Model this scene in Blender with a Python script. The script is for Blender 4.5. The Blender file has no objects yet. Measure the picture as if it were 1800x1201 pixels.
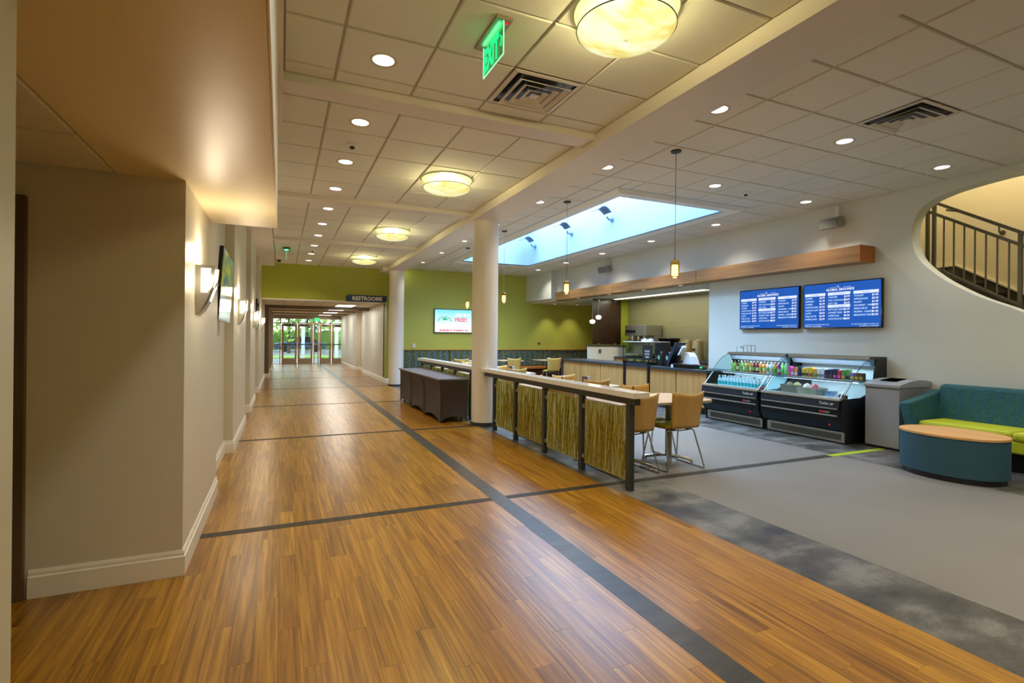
import bpy, bmesh, math, random
from mathutils import Vector, Matrix
from mathutils.geometry import tessellate_polygon
random.seed(7)
S = bpy.context.scene
COL = S.collection
PI = math.pi

# ------------------------------------------------------------------ camera
cam = bpy.data.cameras.new('camera'); co = bpy.data.objects.new('camera', cam); COL.objects.link(co)
cam.sensor_width = 36; cam.lens = 907 / 1800 * 36; cam.shift_y = -0.0039; cam.clip_start = 0.05; cam.clip_end = 300
co.matrix_world = Matrix.Translation((0, 0, 1.435)) @ Matrix.Rotation(-0.4212, 4, 'Z') @ Matrix.Rotation(PI / 2, 4, 'X') @ Matrix.Rotation(0.0095, 4, 'Z')
S.camera = co
# ------------------------------------------------------------------ world, view, sampling
W = bpy.data.worlds.new('sky'); S.world = W; W.use_nodes = True
nt = W.node_tree; nt.nodes.clear()
tc = nt.nodes.new('ShaderNodeTexCoord'); sp = nt.nodes.new('ShaderNodeSeparateXYZ'); rp = nt.nodes.new('ShaderNodeValToRGB')
bg = nt.nodes.new('ShaderNodeBackground'); wo = nt.nodes.new('ShaderNodeOutputWorld')
rp.color_ramp.elements[0].position = 0.0; rp.color_ramp.elements[0].color = (0.90, 0.95, 1.0, 1)
rp.color_ramp.elements[1].position = 0.9; rp.color_ramp.elements[1].color = (0.66, 0.83, 1.0, 1)
nt.links.new(tc.outputs['Generated'], sp.inputs[0]); nt.links.new(sp.outputs['Z'], rp.inputs[0])
nt.links.new(rp.outputs[0], bg.inputs[0]); nt.links.new(bg.outputs[0], wo.inputs[0])
bg.inputs[1].default_value = 18.0
S.view_settings.view_transform = 'Standard'; S.view_settings.look = 'None'
S.view_settings.gamma = 1.0; S.view_settings.use_curve_mapping = False
S.view_settings.exposure = 0.64
cy = S.cycles
cy.use_denoising = True; cy.use_adaptive_sampling = False; cy.use_light_tree = True
cy.max_bounces = 9; cy.diffuse_bounces = 5; cy.glossy_bounces = 4; cy.transmission_bounces = 4; cy.transparent_max_bounces = 16
cy.sample_clamp_indirect = 3.0; cy.caustics_reflective = False; cy.caustics_refractive = False; cy.blur_glossy = 0.5

WARM = (1.0, 0.80, 0.56); YEL = (1.0, 0.86, 0.42); NEU = (1.0, 0.93, 0.84); COOL = (0.72, 0.86, 1.0)
DL = 42.0      # downlight watts
BOWL = 30.0    # bowl lamp watts
def lamp(kind, loc, power, color, rot=(0, 0, 0), parent=None, **kw):
    l = bpy.data.lights.new('lamp_light', kind); l.energy = power; l.color = color
    for k, v in kw.items(): setattr(l, k, v)
    o = bpy.data.objects.new('lamp_light', l); COL.objects.link(o); o.rotation_euler = rot
    if parent: o.parent = parent; o.location = Vector(loc) - OFF[parent.name]
    else: o.location = loc
    return o
OFF = {}
# daylight guides for the two real openings of the room (they sample the sky only)
def portal(loc, rot, sx, sy):
    l = bpy.data.lights.new('sky_portal', 'AREA'); l.shape = 'RECTANGLE'; l.size = sx; l.size_y = sy
    l.cycles.is_portal = True
    o = bpy.data.objects.new('sky_portal', l); COL.objects.link(o); o.location = loc; o.rotation_euler = rot
portal((5.65, 10.1, 5.05), (0, 0, 0), 2.1, 7.5)
portal((1.3, 28.6, 1.2), (-PI / 2, 0, 0), 3.4, 2.5)
# the hall goes on behind the camera: unseen fill lamps added along its rows
for y in (-0.7,): lamp('POINT', (1.95, y, 3.3), BOWL * 1.3, YEL, shadow_soft_size=0.25)
for x, y, k in ((0.67, 2.6, 0.8), (0.67, 1.4, 1.2), (2.0, -1.5, 1), (3.72, 1.8, 1), (5.53, 1.8, 1.7), (7.4, 1.8, 1.4), (3.72, 0.0, 1.7), (5.53, 0.0, 1.8), (5.53, -1.8, 1.8)):
    lamp('SPOT', (x, y, 3.42), DL * k, NEU, spot_size=math.radians(125), spot_blend=0.9, shadow_soft_size=0.08)

# ------------------------------------------------------------------ colours and materials
def lin(c):
    c = c / 255.0
    return c / 12.92 if c <= 0.04045 else ((c + 0.055) / 1.055) ** 2.4
def rgb(t): return (lin(t[0]), lin(t[1]), lin(t[2]), 1)
class NT:
    def __init__(s, name):
        s.m = bpy.data.materials.new(name); s.m.use_nodes = True; s.t = s.m.node_tree; s.t.nodes.clear()
        s.out = s.n('ShaderNodeOutputMaterial')
    def n(s, k, **kw):
        x = s.t.nodes.new(k)
        for a, v in kw.items(): setattr(x, a, v)
        return x
    def l(s, a, b): s.t.links.new(a, b)
    def math(s, op, a, b=None, c=None):
        x = s.n('ShaderNodeMath', operation=op)
        for i, v in enumerate((a, b, c)):
            if v is None: continue
            if isinstance(v, (int, float)): x.inputs[i].default_value = v
            else: s.l(v, x.inputs[i])
        return x.outputs[0]
    def mix(s, fac, a, b, mode='MIX'):
        x = s.n('ShaderNodeMix', data_type='RGBA', blend_type=mode)
        for i, v in ((0, fac), (6, a), (7, b)):
            if isinstance(v, (int, float)): x.inputs[i].default_value = v
            elif isinstance(v, tuple): x.inputs[i].default_value = v
            else: s.l(v, x.inputs[i])
        return x.outputs[2]
    def coord(s, kind='Object', scale=(1, 1, 1)):
        c = s.n('ShaderNodeNewGeometry').outputs['Position'] if kind == 'World' else s.n('ShaderNodeTexCoord').outputs[kind]
        mp = s.n('ShaderNodeMapping'); mp.inputs['Scale'].default_value = scale; s.l(c, mp.inputs[0]); return mp.outputs[0]
    def noise(s, vec, scale=5, detail=3, rough=0.5):
        x = s.n('ShaderNodeTexNoise'); x.inputs['Scale'].default_value = scale; x.inputs['Detail'].default_value = detail
        x.inputs['Roughness'].default_value = rough; s.l(vec, x.inputs['Vector']); return x.outputs[0]
    def ramp(s, fac, stops):
        x = s.n('ShaderNodeValToRGB'); e = x.color_ramp.elements
        while len(e) < len(stops): e.new(0.5)
        for i, (p, c) in enumerate(stops): e[i].position = p; e[i].color = rgb(c) if len(c) == 3 else c
        s.l(fac, x.inputs[0]); return x.outputs[0]
    def bump(s, h, strength=0.2, dist=0.01):
        x = s.n('ShaderNodeBump'); x.inputs['Strength'].default_value = strength; x.inputs['Distance'].default_value = dist
        s.l(h, x.inputs['Height']); return x.outputs[0]
    def pbr(s, col, rough=0.5, metal=0.0, normal=None, **kw):
        b = s.n('ShaderNodeBsdfPrincipled')
        for k, v in (('Base Color', col), ('Roughness', rough), ('Metallic', metal)):
            if isinstance(v, (int, float, tuple)): b.inputs[k].default_value = v
            else: s.l(v, b.inputs[k])
        for k, v in kw.items(): b.inputs[k.replace('_', ' ')].default_value = v
        if normal is not None: s.l(normal, b.inputs['Normal'])
        s.l(b.outputs[0], s.out.inputs[0]); return b
MATS = {}
def plain(name, c, rough=0.5, metal=0.0, var=0.06, scale=6, bump=0.0, bscale=200, **kw):
    if name in MATS: return MATS[name]
    g = NT(name); v = g.coord('Object'); n = g.noise(v, scale, 3)
    a = rgb(c); d = tuple(x * (1 - var) for x in a[:3]) + (1,); u = tuple(min(1, x * (1 + var)) for x in a[:3]) + (1,)
    nm = g.bump(g.noise(v, bscale, 2), bump, 0.002) if bump else None
    g.pbr(g.mix(n, d, u), rough, metal, nm, **kw); MATS[name] = g.m; return g.m
def glow(name, c, s, var=0.0):
    g = NT(name); e = g.n('ShaderNodeEmission'); e.inputs[1].default_value = s
    if var: g.l(g.mix(g.noise(g.coord(), 3, 3), tuple(x * (1 - var) for x in rgb(c)[:3]) + (1,), rgb(c)), e.inputs[0])
    else: e.inputs[0].default_value = rgb(c)
    g.l(e.outputs[0], g.out.inputs[0]); g.m.cycles.emission_sampling = 'NONE'; return g.m
def pane(name, tint=(235, 245, 245), refl=0.08, alpha=0.45):
    g = NT(name); t = g.n('ShaderNodeBsdfTransparent'); t.inputs[0].default_value = rgb(tint)
    gl = g.n('ShaderNodeBsdfGlossy'); gl.inputs[1].default_value = 0.03
    lw = g.n('ShaderNodeLayerWeight'); lw.inputs[0].default_value = 0.25
    mx = g.n('ShaderNodeMixShader'); f = g.math('MULTIPLY_ADD', lw.outputs['Fresnel'], alpha, refl * 0.2)
    g.l(f, mx.inputs[0]); g.l(t.outputs[0], mx.inputs[1]); g.l(gl.outputs[0], mx.inputs[2]); g.l(mx.outputs[0], g.out.inputs[0]); return g.m
def wood(name, a, b, rough=0.4, axis='z', scale=1.0, coord='Object'):
    g = NT(name); sc = {'z': (14, 14, 0.9), 'y': (14, 0.9, 14), 'x': (0.9, 14, 14)}[axis]
    v = g.coord(coord, tuple(q * scale for q in sc)); n = g.noise(v, 2.2, 6, 0.62); n2 = g.noise(v, 12, 2)
    f = g.math('ADD', g.math('MULTIPLY', n, 0.8), g.math('MULTIPLY', n2, 0.2))
    g.pbr(g.ramp(f, [(0.32, a), (0.68, b)]), rough, 0, g.bump(n2, 0.05, 0.001)); return g.m

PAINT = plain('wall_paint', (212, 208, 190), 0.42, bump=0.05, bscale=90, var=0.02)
PAINTR = plain('cafe_wall_paint', (210, 214, 204), 0.55, bump=0.05, bscale=90, var=0.02)
SATIN = plain('satin_soffit_paint', (238, 226, 184), 0.36, bump=0.03, bscale=40, var=0.02)
GREEN = plain('lime_green_paint', (190, 194, 84), 0.5, var=0.03, bump=0.05, bscale=90)
GREEN_SHADED = plain('green_paint_shaded', (156, 160, 40), 0.5, var=0.03, bump=0.05, bscale=90)  # darker copy of the green, header's shade put into the colour
CREAM = plain('stair_cream_paint', (224, 210, 168), 0.5, var=0.02)
TRIM = plain('trim_gloss_white', (236, 234, 222), 0.3, var=0.02)
BEAMP = plain('beam_paint', (216, 208, 196), 0.5, var=0.02)
TILE = plain('acoustic_tile', (222, 220, 206), 0.9, var=0.05, scale=60, bump=0.5, bscale=260)
TILER = plain('acoustic_tile_cafe', (220, 216, 204), 0.9, var=0.05, scale=60, bump=0.5, bscale=260)
GRIDM = plain('ceiling_grid_metal', (172, 162, 146), 0.6)
COLM = plain('column_paint', (226, 220, 210), 0.4, var=0.015)
DARKM = plain('dark_olive_metal', (58, 60, 54), 0.45, 0.3)
CHROME = plain('brushed_chrome', (200, 200, 196), 0.22, 1.0)
STEEL = plain('stainless_steel', (170, 168, 158), 0.35, 0.9)
BLACK = plain('black_plastic', (18, 19, 22), 0.35)
BLACKG = plain('black_gloss', (10, 11, 13), 0.12)
BLACKC = plain('cooler_black', (8, 9, 11), 0.38, Specular_IOR_Level=0.3)
DEEP = plain('deep_black', (3, 3, 3), 0.9, Specular_IOR_Level=0.0)
WHITE = plain('white_plastic', (232, 232, 228), 0.4)
BRONZE = plain('door_bronze_metal', (150, 132, 108), 0.45, 0.2)
TAUPE = plain('taupe_paint', (104, 92, 74), 0.6)
MAPLE = wood('maple_ply', (186, 142, 66), (206, 164, 86), 0.35, 'z', 0.35)
MAPLET = wood('maple_laminate', (208, 172, 134), (220, 188, 152), 0.3, 'y', 0.3)
CTRW = wood('counter_wood', (172, 120, 60), (204, 156, 92), 0.45, 'z', 0.3)
TIMB = wood('walnut_timber', (136, 94, 52), (184, 138, 84), 0.4, 'y', 0.5)
TIMBE = wood('cherry_end', (176, 100, 40), (196, 120, 54), 0.4, 'z', 0.5)
LIMEV = plain('lime_vinyl', (176, 186, 34), 0.45)
LIMEF = plain('lime_floor_strip', (160, 176, 36), 0.45)
ORANGE = plain('orange_vinyl', (190, 104, 40), 0.4)
REDBR = plain('red_brown_panel', (84, 34, 20), 0.4)
CLOTH = plain('charcoal_stretch_cloth', (66, 56, 52), 0.75, var=0.05, bump=0.2, bscale=400)
BINM = plain('silver_bin_metal', (162, 164, 168), 0.42, 0.45)
BLK2 = plain('charcoal_panel', (52, 56, 60), 0.4)
LAM = plain('rail_cap_laminate', (226, 222, 214), 0.2, var=0.05, scale=20)
GLASS = pane('clear_glass')
GLASSD = pane('tinted_door_glass', (150, 156, 156))
GLASSC = pane('case_glass', (238, 249, 249), 0.0, 0.004)
SKYG = pane('skylight_glass', (225, 240, 255), 0.02)

def wood_floor():
    g = NT('wood_floor_planks'); p = g.n('ShaderNodeNewGeometry').outputs['Position']; s = g.n('ShaderNodeSeparateXYZ'); g.l(p, s.inputs[0])
    r = g.math('FLOOR', g.math('DIVIDE', s.outputs[0], PW)); off = g.math('FRACT', g.math('MULTIPLY', r, 0.618034))
    k = g.math('FLOOR', g.math('SUBTRACT', g.math('DIVIDE', s.outputs[1], PL), off))
    cb = g.n('ShaderNodeCombineXYZ'); g.l(r, cb.inputs[0]); g.l(k, cb.inputs[1])
    wn = g.n('ShaderNodeTexWhiteNoise'); wn.noise_dimensions = '2D'; g.l(cb.outputs[0], wn.inputs['Vector'])
    add = g.n('ShaderNodeVectorMath', operation='MULTIPLY_ADD'); g.l(wn.outputs['Color'], add.inputs[0]); add.inputs[1].default_value = (7, 31, 5); g.l(p, add.inputs[2])
    mp = g.n('ShaderNodeMapping'); mp.inputs['Scale'].default_value = (34, 1.1, 1); g.l(add.outputs[0], mp.inputs[0])
    n1 = g.noise(mp.outputs[0], 1.2, 5, 0.62); mp2 = g.n('ShaderNodeMapping'); mp2.inputs['Scale'].default_value = (64, 1.6, 1); g.l(add.outputs[0], mp2.inputs[0]); n2 = g.noise(mp2.outputs[0], 1.2, 1)
    f = g.math('ADD', g.math('ADD', g.math('MULTIPLY', n1, 0.80), g.math('MULTIPLY', n2, 0.30)), g.math('MULTIPLY', g.math('SUBTRACT', wn.outputs['Value'], 0.5), 0.12))
    c = g.ramp(f, [(0.26, (82, 50, 8)), (0.44, (122, 80, 16)), (0.58, (156, 108, 24)), (0.80, (196, 148, 48))])
    g.pbr(c, 0.285, 0, None, Specular_IOR_Level=0.75); return g.m
PW, PL = 0.1016, 0.915
WOODF = wood_floor()
def mottled(name, stops, rough=0.4, sx=3.0, sy=9.0, spec=0.5):
    g = NT(name); v = g.coord('World', (sx, sy, 1)); n = g.noise(v, 1.0, 5, 0.6); n2 = g.noise(g.coord('World'), 55, 2)
    f = g.math('ADD', g.math('MULTIPLY', n, 0.85), g.math('MULTIPLY', n2, 0.15))
    g.pbr(g.ramp(f, stops), rough, 0, g.bump(n2, 0.1, 0.001), Specular_IOR_Level=spec); return g.m
SLATE = mottled('slate_vinyl', [(0.36, (48, 48, 47)), (0.50, (82, 81, 78)), (0.62, (120, 118, 113))], 0.36, 2.2, 3.2)
STRIPE = mottled('dark_floor_stripe', [(0.3, (46, 44, 40)), (0.6, (68, 66, 60))], 0.36, 3, 14)
STRIPEX = mottled('dark_cross_stripe', [(0.3, (44, 40, 34)), (0.6, (66, 60, 50))], 0.5, 14, 3, 0.2)
def carpet():
    g = NT('grey_woven_vinyl'); v = g.coord('World'); n = g.noise(v, 150, 2); n3 = g.noise(v, 0.8, 2)
    f = g.math('ADD', g.math('MULTIPLY', n, 0.7), g.math('MULTIPLY', n3, 0.3))
    g.pbr(g.ramp(f, [(0.3, (104, 100, 94)), (0.7, (136, 132, 126))]), 0.45, 0, g.bump(n, 0.3, 0.002)); return g.m
CARPET = carpet()
def fabric(name, base, c2, c3, sx=28.0):
    g = NT(name); v = g.coord('Object'); s = g.n('ShaderNodeSeparateXYZ'); g.l(v, s.inputs[0])
    h = g.math('ADD', s.outputs[0], s.outputs[1])
    k = g.math('FLOOR', g.math('MULTIPLY', h, sx)); kz = g.math('FLOOR', g.math('MULTIPLY', s.outputs[2], 42))
    cb = g.n('ShaderNodeCombineXYZ'); g.l(k, cb.inputs[0]); g.l(kz, cb.inputs[1])
    wn = g.n('ShaderNodeTexWhiteNoise'); wn.noise_dimensions = '2D'; g.l(cb.outputs[0], wn.inputs['Vector'])
    st = g.math('LESS_THAN', g.math('FRACT', g.math('MULTIPLY', h, sx / 4)), 0.26)
    c = g.mix(g.math('MULTIPLY', wn.outputs['Value'], 0.75), rgb(base), rgb(c2)); c = g.mix(g.math('MULTIPLY', st, 0.6), c, rgb(c3))
    g.pbr(c, 0.8, 0, g.bump(g.noise(v, 400, 2), 0.3, 0.002)); return g.m
BANQ = fabric('banquette_fabric', (34, 66, 64), (136, 128, 60), (78, 124, 144), 20.0)
SOFAF = fabric('teal_sofa_fabric', (20, 76, 88), (44, 96, 84), (22, 82, 116), 36.0)
TEAL = plain('teal_drum_fabric', (38, 78, 94), 0.75, var=0.08, bump=0.3, bscale=300)
def tilewall():
    g = NT('olive_wall_tile'); v = g.coord('World', (1, 1, 9)); n = g.noise(v, 1.2, 3); n2 = g.noise(g.coord('World', (1, 2, 26)), 2, 3)
    g.pbr(g.mix(g.math('ADD', g.math('MULTIPLY', n, 0.5), g.math('MULTIPLY', n2, 0.5)), rgb((112, 110, 78)), rgb((140, 138, 106))), 0.35); return g.m
OLIVE = tilewall()
def resin():
    g = NT('brown_resin'); n = g.noise(g.coord('World'), 9, 6, 0.75)
    g.pbr(g.ramp(n, [(0.35, (20, 12, 5)), (0.7, (62, 38, 16))]), 0.3, 0, g.bump(n, 0.3, 0.01)); return g.m
RESIN = resin()
def reedpanel():
    g = NT('reed_resin_panel'); n = g.noise(g.coord('Object', (1, 46, 3.0)), 1.0, 4, 0.65)
    b = g.n('ShaderNodeBsdfPrincipled'); g.l(g.ramp(n, [(0.40, (150, 134, 26)), (0.50, (186, 174, 56)), (0.58, (238, 236, 214))]), b.inputs['Base Color']); b.inputs['Roughness'].default_value = 0.25
    t = g.n('ShaderNodeBsdfTransparent'); t.inputs[0].default_value = rgb((225, 228, 190)); m = g.n('ShaderNodeMixShader')
    tl = g.n('ShaderNodeBsdfTranslucent'); g.l(g.ramp(n, [(0.4, (220, 206, 70)), (0.62, (250, 250, 225))]), tl.inputs[0])
    m2 = g.n('ShaderNodeMixShader'); m2.inputs[0].default_value = 0.4; g.l(b.outputs[0], m2.inputs[1]); g.l(tl.outputs[0], m2.inputs[2])
    a = g.ramp(n, [(0.45, (255, 255, 255)), (0.66, (130, 130, 130))])
    g.l(a, m.inputs[0]); g.l(t.outputs[0], m.inputs[1]); g.l(m2.outputs[0], m.inputs[2]); g.l(m.outputs[0], g.out.inputs[0]); return g.m
REEDP = reedpanel()
REED = plain('reed_stalk', (146, 126, 26), 0.5, var=0.3, scale=30)
def alab():
    g = NT('alabaster_lamp_glass'); n = g.noise(g.coord('Object', (1, 2.4, 1)), 3.2, 5, 0.6); e = g.n('ShaderNodeEmission')
    c = g.ramp(n, [(0.30, (236, 206, 96)), (0.40, (250, 236, 150)), (0.58, (255, 252, 205))]); g.l(c, e.inputs[0]); e.inputs[1].default_value = 1.0
    lw = g.n('ShaderNodeLayerWeight'); lw.inputs[0].default_value = 0.5; g.l(g.math('MULTIPLY_ADD', lw.outputs['Facing'], -0.5, 1.0), e.inputs[1])
    g.l(e.outputs[0], g.out.inputs[0]); g.m.cycles.emission_sampling = 'NONE'; return g.m
ALAB = alab()
LENS = glow('downlight_lens', (255, 246, 232), 1.6); LENSR = glow('downlight_lens_cafe', (255, 244, 236), 1.5)
PANG = glow('lamp_ring_glow', (255, 252, 236), 1.6)
SCGL = glow('sconce_glass', (255, 240, 200), 2.2); PEND = glow('pendant_inner_glass', (255, 240, 196), 2.6)
STRIPL = glow('strip_light_lens', (255, 246, 214), 2.2); TROF = glow('troffer_lens', (255, 250, 240), 2.0)
SCR = glow('menu_screen', (34, 82, 164), 1.0, 0.25); SCRT = glow('menu_text', (196, 226, 250), 1.0); SCRW = glow('menu_white_text', (250, 252, 255), 1.0); SCRB = glow('menu_heading_bar', (190, 200, 242), 1.0)
SCRH = glow('menu_heading_text', (110, 130, 200), 1.0)
EXG = glow('exit_green', (40, 230, 130), 1.0); CASEL = glow('case_led', (200, 228, 255), 2.0)
REDL = glow('red_indicator', (220, 30, 40), 1.0)

# ------------------------------------------------------------------ mesh helpers
class M:
    def __init__(s): s.v = []; s.f = []
    def add(s, v, f):
        b = len(s.v); s.v += [tuple(q) for q in v]; s.f += [tuple(b + i for i in q) for q in f]; return s
    def box(s, x0, x1, y0, y1, z0, z1):
        return s.add([(x0, y0, z0), (x1, y0, z0), (x1, y1, z0), (x0, y1, z0), (x0, y0, z1), (x1, y0, z1), (x1, y1, z1), (x0, y1, z1)],
                     [(0, 3, 2, 1), (4, 5, 6, 7), (0, 1, 5, 4), (1, 2, 6, 5), (2, 3, 7, 6), (3, 0, 4, 7)])
    def cyl(s, p0, p1, r, n=12, r2=None):
        p0, p1 = Vector(p0), Vector(p1); d = (p1 - p0).normalized(); r2 = r if r2 is None else r2
        a = d.cross(Vector((0, 0, 1)) if abs(d.z) < 0.9 else Vector((1, 0, 0))).normalized(); b = d.cross(a)
        v = [p + (a * math.cos(2 * PI * i / n) + b * math.sin(2 * PI * i / n)) * q for p, q in ((p0, r), (p1, r2)) for i in range(n)]
        return s.add(v, [(i, (i + 1) % n, n + (i + 1) % n, n + i) for i in range(n)] + [tuple(range(n))[::-1], tuple(range(n, 2 * n))])
    def tube(s, pts, r, n=8):
        pts = [Vector(p) for p in pts]; v = []; ref = None
        for i, p in enumerate(pts):
            d = (pts[min(i + 1, len(pts) - 1)] - pts[max(i - 1, 0)]).normalized()
            if ref is None: ref = d.cross(Vector((0, 0, 1)) if abs(d.z) < 0.9 else Vector((1, 0, 0))).normalized()
            a = (ref - d * ref.dot(d)).normalized(); ref = a; b = d.cross(a)
            v += [p + (a * math.cos(2 * PI * k / n) + b * math.sin(2 * PI * k / n)) * r for k in range(n)]
        f = [(i * n + k, i * n + (k + 1) % n, (i + 1) * n + (k + 1) % n, (i + 1) * n + k) for i in range(len(pts) - 1) for k in range(n)]
        f += [tuple(range(n))[::-1], tuple(range((len(pts) - 1) * n, len(pts) * n))]
        return s.add(v, f)
    def lathe(s, prof, c=(0, 0, 0), n=24, close=False):
        v = [(c[0] + r * math.cos(2 * PI * i / n), c[1] + r * math.sin(2 * PI * i / n), c[2] + z) for r, z in prof for i in range(n)]
        m = len(prof); f = [(j * n + i, j * n + (i + 1) % n, (j + 1) * n + (i + 1) % n, (j + 1) * n + i) for j in range(m - 1) for i in range(n)]
        if close: f += [tuple(range(n))[::-1], tuple(range((m - 1) * n, m * n))]
        return s.add(v, f)
    def prism(s, poly, a, b, ax='z'):
        n = len(poly); g = {'z': lambda p, t: (p[0], p[1], t), 'x': lambda p, t: (t, p[0], p[1]), 'y': lambda p, t: (p[0], t, p[1])}[ax]
        return s.add([g(p, a) for p in poly] + [g(p, b) for p in poly], [tuple(range(n))[::-1], tuple(range(n, 2 * n))] + [(i, (i + 1) % n, n + (i + 1) % n, n + i) for i in range(n)])
    def grid(s, fn, nu, nv):
        return s.add([fn(i / nu, j / nv) for j in range(nv + 1) for i in range(nu + 1)],
                     [(j * (nu + 1) + i, j * (nu + 1) + i + 1, (j + 1) * (nu + 1) + i + 1, (j + 1) * (nu + 1) + i) for j in range(nv) for i in range(nu)])
    def text(s, txt, o, ex, ey, size, align='LEFT', depth=0.0, bold=0.0):
        c = bpy.data.curves.new('t', 'FONT'); c.body = txt; c.size = size; c.align_x = align; c.resolution_u = 2; c.extrude = depth; c.offset = bold
        ob_ = bpy.data.objects.new('t', c); me = ob_.to_mesh(); ex, ey = Vector(ex), Vector(ey); ez = ex.cross(ey); o = Vector(o)
        s.add([o + ex * v.co.x + ey * v.co.y + ez * v.co.z for v in me.vertices], [tuple(p.vertices) for p in me.polygons])
        ob_.to_mesh_clear(); bpy.data.objects.remove(ob_); bpy.data.curves.remove(c); return s
def mesh(name, m, mat, off=(0, 0, 0), smooth=False, normals=True):
    me = bpy.data.meshes.new(name); off = Vector(off)
    me.from_pydata([Vector(v) - off for v in m.v], [], m.f)
    if normals:
        b = bmesh.new(); b.from_mesh(me); bmesh.ops.recalc_face_normals(b, faces=b.faces); b.to_mesh(me); b.free()
    if mat: me.materials.append(mat)
    if smooth: me.shade_smooth(); me.set_sharp_from_angle(angle=math.radians(smooth if smooth > 1 else 38))
    return me
def part(name, m, mat, parent=None, smooth=False, bev=0, solid=0, normals=True, kind=None, label=None):
    off = OFF[parent.name] if parent else Vector((0, 0, 0))
    o = bpy.data.objects.new(name, m if isinstance(m, bpy.types.Mesh) else mesh(name, m, mat, off, smooth, normals)); COL.objects.link(o)
    if parent: o.parent = parent
    OFF[o.name] = off
    if solid: d = o.modifiers.new('thickness', 'SOLIDIFY'); d.thickness = solid; d.offset = 0
    if bev: d = o.modifiers.new('bevel', 'BEVEL'); d.width = bev; d.segments = 2; d.limit_method = 'ANGLE'
    if kind: o['kind'] = kind
    if label: o['label'] = label
    return o
def struct(name, m, mat, smooth=False, bev=0): return part(name, m, mat, None, smooth, bev, kind='structure')
def thing(name, label, cat, loc, group=None):
    o = bpy.data.objects.new(name, None); COL.objects.link(o); o.location = loc; o.empty_display_size = 0.1
    OFF[o.name] = Vector(loc); o['label'] = label; o['category'] = cat
    if group: o['group'] = group
    return o
def tag(o, label, cat, group=None):
    o['label'] = label; o['category'] = cat
    if group: o['group'] = group
    return o
def copy_tree(o, parent=None):
    c = o.copy(); COL.objects.link(c)
    if parent: c.parent = parent
    OFF[c.name] = OFF[o.name].copy()
    for ch in list(o.children): copy_tree(ch, c)
    return c
ORD = ['nearest', 'second', 'third', 'fourth', 'fifth', 'sixth', 'seventh', 'eighth', 'ninth', 'tenth', 'eleventh', 'twelfth', 'thirteenth', 'fourteenth', 'fifteenth', 'sixteenth', 'seventeenth', 'eighteenth', 'nineteenth', 'twentieth']
EY = (0, 0, 1)
XR = 8.05      # face of the cafe wall
HL, HR = 3.46, 3.585   # ceiling heights
YG = 16.35

# ------------------------------------------------------------------ floor
fl = struct('floor', M().box(-3.2, 2.91, -4, 28.3, -0.06, -0.0032), plain('floor_underlay', (60, 38, 20), 0.6))
planks = []
r0 = math.floor(-3.2 / PW)
for r in range(r0, int(2.91 / PW) + 1):
    x0, x1 = r * PW, min((r + 1) * PW, 2.91)
    fr = (r * 0.618034) % 1.0; k = math.floor(-4 / PL - fr)
    while True:
        a, b = (k + fr) * PL, (k + 1 + fr) * PL; k += 1
        if a > 28.3: break
        a, b = max(a, -4), min(b, 28.3)
        if b - a < 0.02 or x1 - x0 < 0.01: continue
        if x1 < -0.62 and not (1.3 < b and a < 3.7): continue
        planks.append((x0, x1, a, b))
def vis(p):
    x, y = (p[0] + p[1]) / 2, (p[2] + p[3]) / 2
    d = x * 0.409 + y * 0.913; h = x * 0.913 - y * 0.409
    ok = d > 1.85 and abs(h / d) < 1.02 and not (x < -0.5 and y > 3.6)
    return (0 if ok else 1, d)
planks.sort(key=vis)
g_ = 0.0005; rest = M()
for i, (x0, x1, a, b) in enumerate(planks):
    if i < 300: part('plank', M().box(x0 + g_, x1 - g_, a + g_, b - g_, -0.004, 0), WOODF, fl)
    else: rest.box(x0 + g_, x1 - g_, a + g_, b - g_, -0.004, 0)
part('plank_field', rest, WOODF, fl, kind='stuff', normals=False)
ZS = 0.0012
struct('trim_1', M().box(1.715, 1.862, -4, 28.2, -0.004, ZS), STRIPE)
for i, y in enumerate((0.61, 4.24, 7.86, 11.48, 15.1, 18.7, 22.3, 25.9)):
    struct('trim_%d' % (i + 2), M().box(-0.62 if y > 3.6 else -0.5, 1.714, y - 0.045, y + 0.045, -0.004, ZS).box(1.863, 3.0 if y > 5 or y < 4 else 6.24, y - 0.045, y + 0.045, -0.004, ZS), STRIPEX)
struct('trim_10', M().box(6.24, 7.3, 4.195, 4.285, -0.003, ZS), LIMEF)
struct('floor_far', M().box(2.91, 3.3, YG, 28.3, -0.06, 0), WOODF)
struct('floor_cafe', M().box(2.91, 10.6, -4, YG, -0.06, -0.0005), SLATE)
struct('floor_carpet', M().box(3.5, 6.35, -4, 4.18, -0.02, 0.0004), CARPET)
struct('floor_carpet', M().box(3.5, 6.35, 4.3, 13.0, -0.02, 0.0004), CARPET)
struct('floor_outside', M().box(-40, 60, 28.3, 120, -0.3, -0.03), plain('pale_pavement', (128, 127, 122), 0.8))

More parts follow.
